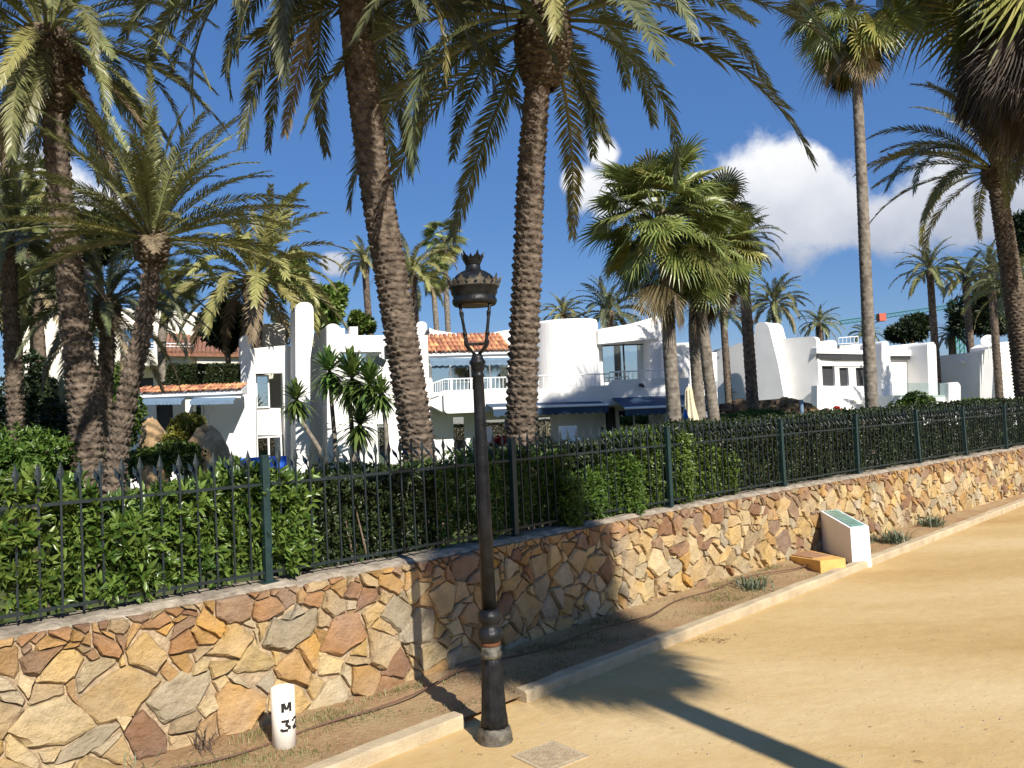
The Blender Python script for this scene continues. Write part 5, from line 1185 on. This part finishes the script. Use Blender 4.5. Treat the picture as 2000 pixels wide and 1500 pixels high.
for (px, py, rx, ry, lab, sd) in ((60, 560, 90, 110, 'dark leafy tree filling the left border behind the slender palm', 218), (190, 470, 70, 70, 'dark foliage behind the thick left palm trunk', 219)):
    blob_plant('broadleaf_tree', lab, 'tree', px, py, 30, rx, ry, 1500, 7, .30, .11, MT['tree_dark'], sd, clumps=14, tw=.1)
# clipped hedge on the annex roof
rg = np.random.RandomState(77); P = []; A = []
for _ in range(2600):
    x = rg.uniform(325, 468); f = rg.rand(); y = rg.uniform(716, 762) if f < .75 else rg.normal(716, 1.5); p = Hp.pt(x, y, -1.9 - rg.rand() * (.25 if f < .75 else 1.0)); P.append(tuple(p)); A.append((0, -1, .5) if f < .75 else (0, -.3, 1))
th = thing('roof_hedge', 'clipped dark hedge along the top of the annex roof', 'hedge', tuple(Hp.pt(396, 762, -2)))
V, Fs = rosettes(np.array(P), np.array(A) + rg.normal(0, .4, (len(P), 3)), 6, .10, .04, 77, False); put('foliage', npmesh('foliage', V, Fs, MT['hedge_dark']), th)
mb = MB()
for x in range(330, 468, 8): mb.tube([Hp.pt(x, 768, -2.1), Hp.pt(x, 730, -2.1)], .03, 5)
mb.build('stem', MT['stem'], th)
# rock outcrop
def boulder(label, px, py, Y, rx, ry, seed):
    rg = random.Random(seed); k = Y / FPX; c = at(px, py, Y); V = []; F = []; nu, nv = 18, 12
    ph = [(rg.uniform(0, 6), rg.uniform(1, 3), rg.uniform(1, 3)) for _ in range(5)]
    for j in range(nv + 1):
        for i in range(nu):
            a = 2 * math.pi * i / nu; b = math.pi * j / nv - math.pi / 2; d = 1 + sum(.09 * math.sin(f1 * a * 1.0 // 1 + f1 * a + p0) * math.cos(f2 * b + p0) for p0, f1, f2 in ph) * .6 + rg.uniform(-.07, .07)
            V.append(c + Vector((math.cos(a) * math.cos(b) * rx * k, math.sin(a) * math.cos(b) * rx * k, math.sin(b) * ry * k)) * d)
    for j in range(nv):
        for i in range(nu): F.append((j * nu + i, j * nu + (i + 1) % nu, (j + 1) * nu + (i + 1) % nu, (j + 1) * nu + i))
    m = MB(); m.add(V, F); o = m.build('boulder', MT['rock']); tag(o, label, 'rock', 'ochre rocks before the annex')
boulder('large ochre boulder at the right of the yellow-green bush', 405, 890, 21.5, 40, 55, 1); boulder('tall ochre rock left of the yellow-green bush', 298, 860, 22.5, 24, 42, 2); boulder('ochre rock low in front of the creeping bush', 300, 930, 19.5, 26, 38, 3)
# ------------------------------------------------------------------ yuccas
def yucca_head(n, seed):
    r = random.Random(seed); V = []; F = []
    for i in range(n):
        t = i / n; e = rad(85 - 150 * t + r.uniform(-10, 10)); a = i * 2.39996 + r.uniform(-.2, .2); o_ = Vector((math.cos(a), math.sin(a), 0)); d = o_ * math.cos(e) + Vector((0, 0, math.sin(e))); s = Vector((-o_.y, o_.x, 0)); l = r.uniform(.8, 1.05); w = .06
        g = Vector((0, 0, -1)); b = Vector((0, 0, -.22 * t)); p1 = b + d * l * .4; p2 = b + d * l * .75 + g * .05 * l; p3 = b + d * l + g * .17 * l; k = len(V)
        V += [b - s * w * .5, b + s * w * .5, p1 - s * w, p1 + s * w, p2 - s * w * .8, p2 + s * w * .8, p3]; F += [(k, k + 1, k + 3, k + 2), (k + 2, k + 3, k + 5, k + 4), (k + 4, k + 5, k + 6)]
    return mkmesh('leaf_rosette', V, F, MT['yucca'])
YH = [yucca_head(150, 300 + i) for i in range(3)]
def dead_skirt(seed):
    r = random.Random(seed); V = []; F = []
    for i in range(40):
        a = i * 2.4; e = rad(r.uniform(-88, -62)); o_ = Vector((math.cos(a), math.sin(a), 0)); d = o_ * math.cos(e) + Vector((0, 0, math.sin(e))); s = Vector((-o_.y, o_.x, 0)) * .035; b = Vector((0, 0, -.12 - r.random() * .2)); k = len(V); V += [b - s, b + s, b + d * .55]; F.append((k, k + 1, k + 2))
    return mkmesh('dry_leaf', V, F, MT['dead'])
YD = dead_skirt(5)
def yucca(label, Y, foot, stems):
    k = Y / FPX; f0 = at(*foot, Y); th = thing('yucca', label, 'yucca', (f0.x, f0.y, GZ - .05), 'yuccas beside the villa')
    for i, (hx, hy, rp, mids) in enumerate(stems):
        h = at(hx, hy, Y - .5 * (i % 2)); pts = [Vector((f0.x + .1 * i, f0.y, GZ - .05))] + [at(x, y, Y) for x, y in mids] + [h]; sp = spline(pts, 6); mb = MB(); mb.tube(sp, [.085 - .03 * j / len(sp) for j in range(len(sp))], 8); mb.build('stem', MT['wtrunk'], th, True)
        place(YH[i % 3], 'leaf_rosette', th, h - TH[th.name], i * 1.3, rp * k * 1.1, None, .06, -.06); place(YD, 'dry_leaf', th, h - TH[th.name], i, rp * k, None)
yucca('yucca with a single head leaning left in front of the chimney', 25.5, (648, 930), [(578, 775, 44, [(625, 880), (595, 830)])])
yucca('tall dark-headed yucca against the shaded villa wall', 26.2, (660, 930), [(643, 718, 52, [(655, 870), (648, 790)])])
yucca('many-headed yucca in the middle with drooping dry leaves', 25.8, (690, 930), [(688, 730, 64, [(688, 850), (684, 790)]), (722, 742, 50, [(700, 850), (712, 790)]), (703, 822, 52, [(694, 890), (700, 860)])])
yucca('yucca head beside the leaning palm trunk', 25, (752, 930), [(744, 765, 42, [(756, 880), (752, 820)])])
# ------------------------------------------------------------------ small things in the garden
pr = thing('closed_parasol', 'closed cream parasol standing beside the fan palm trunk', 'parasol', tuple(at(1352, 850, 24)))
a = at(1345, 755, 24); b = at(1352, 830, 24); m = MB(); V = []; n = 20
for j, (t, rr) in enumerate(((0, .04), (.1, .10), (.5, .15), (.9, .24), (1, .26))):
    for i in range(n):
        w = 2 * math.pi * i / n; c = a.lerp(b, t); q = rr * (1 + .22 * (i % 2)); V.append(c + Vector((math.cos(w) * q, math.sin(w) * q, 0)))
m.add(V, [(j * n + i, (j + 1) * n + i, (j + 1) * n + (i + 1) % n, j * n + (i + 1) % n) for j in range(4) for i in range(n)]); m.build('canopy', MT['canvas'], pr)
m = MB(); m.tube([a + Vector((0, 0, .08)), Vector((b.x, b.y, GZ))], .025, 6); m.build('pole', MT['whitetrim'], pr)
pr2 = thing('closed_parasol', 'closed blue parasol left of the cream one', 'parasol', tuple(at(1340, 850, 23.5))); a = at(1338, 800, 23.5); b = at(1343, 850, 23.5); m = MB(); m.tube([a, a.lerp(b, .3), b], [.03, .08, .12], 8); m.build('canopy', MT['blue'], pr2); m = MB(); m.tube([a + Vector((0, 0, .1)), Vector((b.x, b.y, GZ))], .02, 6); m.build('pole', MT['whitetrim'], pr2)
for (x, y, lab) in ((490, 938, 'blue cushioned lounger left of the fence post'), (540, 932, 'blue cushioned lounger right of the fence post')):
    c = at(x, y, 22); t_ = thing('sun_lounger', lab, 'lounger', (c.x, c.y, GZ), 'blue loungers before the villa'); m = MB(); m.box((c.x, c.y, GZ + .35), (.6, 1.3, .12), .3); m.build('seat', MT['blue'], t_); m = MB(); q = Matrix.Rotation(.3, 3, 'Z'); base = [q @ Vector(vv) + Vector((c.x, c.y, 0)) for vv in ((-.3, .6, GZ + .35), (.3, .6, GZ + .35), (.3, .72, GZ + .35), (-.3, .72, GZ + .35))]; up = q @ Vector((0, .35, .55)); m.hexa(base, [p + up for p in base]); m.build('backrest', MT['blue'], t_)
    for (dx, dy) in ((-.25, -.55), (.25, -.55), (-.25, .55), (.25, .55)): p = q @ Vector((dx, dy, 0)) + Vector((c.x, c.y, 0)); m = MB(); m.tube([(p.x, p.y, GZ), (p.x, p.y, GZ + .3)], .025, 6); m.build('leg', MT['whitetrim'], t_)
c = at(1115, 876, 27); ch_ = thing('garden_chair', 'white garden chair before the ground floor wall', 'chair', (c.x, c.y, GZ)); zc = c.z
m = MB(); m.box((c.x, c.y, zc), (.55, .55, .08)); m.build('seat', MT['whitetrim'], ch_)
m = MB(); m.box((c.x - .05, c.y + .26, zc + .38), (.6, .07, .72)); m.build('backrest', MT['whitetrim'], ch_)
for dx in (-.28, .28): m = MB(); m.tube([(c.x + dx, c.y - .25, GZ), (c.x + dx, c.y - .25, zc + .28), (c.x + dx, c.y + .25, zc + .3)], .04, 6); m.build('arm', MT['whitetrim'], ch_)
blob_plant('flowering_plant', 'red flowering plant right of the white garden chair', 'flowers', 1165, 872, 26.5, 32, 14, 260, 5, .09, .07, MT['flower'], 230, clumps=7)
blob_plant('flowering_plant', 'red flowers in front of the right villa wall', 'flowers', 1638, 797, 33, 8, 6, 60, 5, .1, .08, MT['flower'], 231, clumps=3)
fl_ = thing('floodlight', 'black floodlight strapped to the leaning palm trunk', 'floodlight', tuple(at(752, 700, 13.6)))
c = at(757, 690, 13.62); m = MB(); m.box(c, (.10, .08, .20)); m.build('bracket', MT['iron'], fl_); c2 = at(742, 706, 13.6); m = MB(); m.box((0, 0, 0), (.17, .09, .13)); q = Matrix.Rotation(.5, 3, 'Y'); m.V = [q @ vv + c2 for vv in m.V]; m.build('lamp_head', MT['iron'], fl_)
m = MB(); m.tube([at(768, 700, 13.62), at(776, 760, 13.66), at(784, 830, 13.66), at(790, 900, 13.66)], .012, 6); m.build('cable', MT['iron'], fl_)
bl = MB(); p = at(1565, 782, 32); bl.tube([p, Vector((p.x, p.y, GZ))], .07, 10); bl.tube([p + Vector((0, 0, .03)), p], .08, 10); tag(bl.build('bollard_light', MT['awning_light'], None, True), 'short blue-grey garden post before the dark garden wall', 'post')
# construction crane far away
cr = thing('tower_crane', 'distant red and green tower crane behind the right villa', 'crane', tuple(at(1870, 690, 160)))
def lattice(name, a, b, w, n, m, parent):
    mb = MB(); a, b = Vector(a), Vector(b); d = (b - a).normalized(); up = Vector((0, 0, 1)) if abs(d.z) < .7 else Vector((1, 0, 0)); s = d.cross(up).normalized() * w / 2; u = s.cross(d).normalized() * w / 2
    cs = [s + u, -s + u, -s - u, s - u]
    for c in cs: mb.tube([a + c, b + c], w * .09, 4)
    for i in range(n):
        p = a.lerp(b, i / n); q = a.lerp(b, (i + 1) / n)
        for k in range(4): mb.tube([p + cs[k], q + cs[(k + 1) % 4]], w * .05, 3)
    mb.build(name, m, parent)
lattice('mast', at(1872, 700, 160), at(1866, 585, 160), 1.6, 10, MT['crane_green'], cr); lattice('jib', at(1640, 630, 165), at(1868, 597, 160), 0.7, 30, MT['crane_green'], cr)
m = MB(); m.box(at(1721, 620, 163), (1.3, 1.5, 1.5)); m.build('trolley', MT['crane_red'], cr)
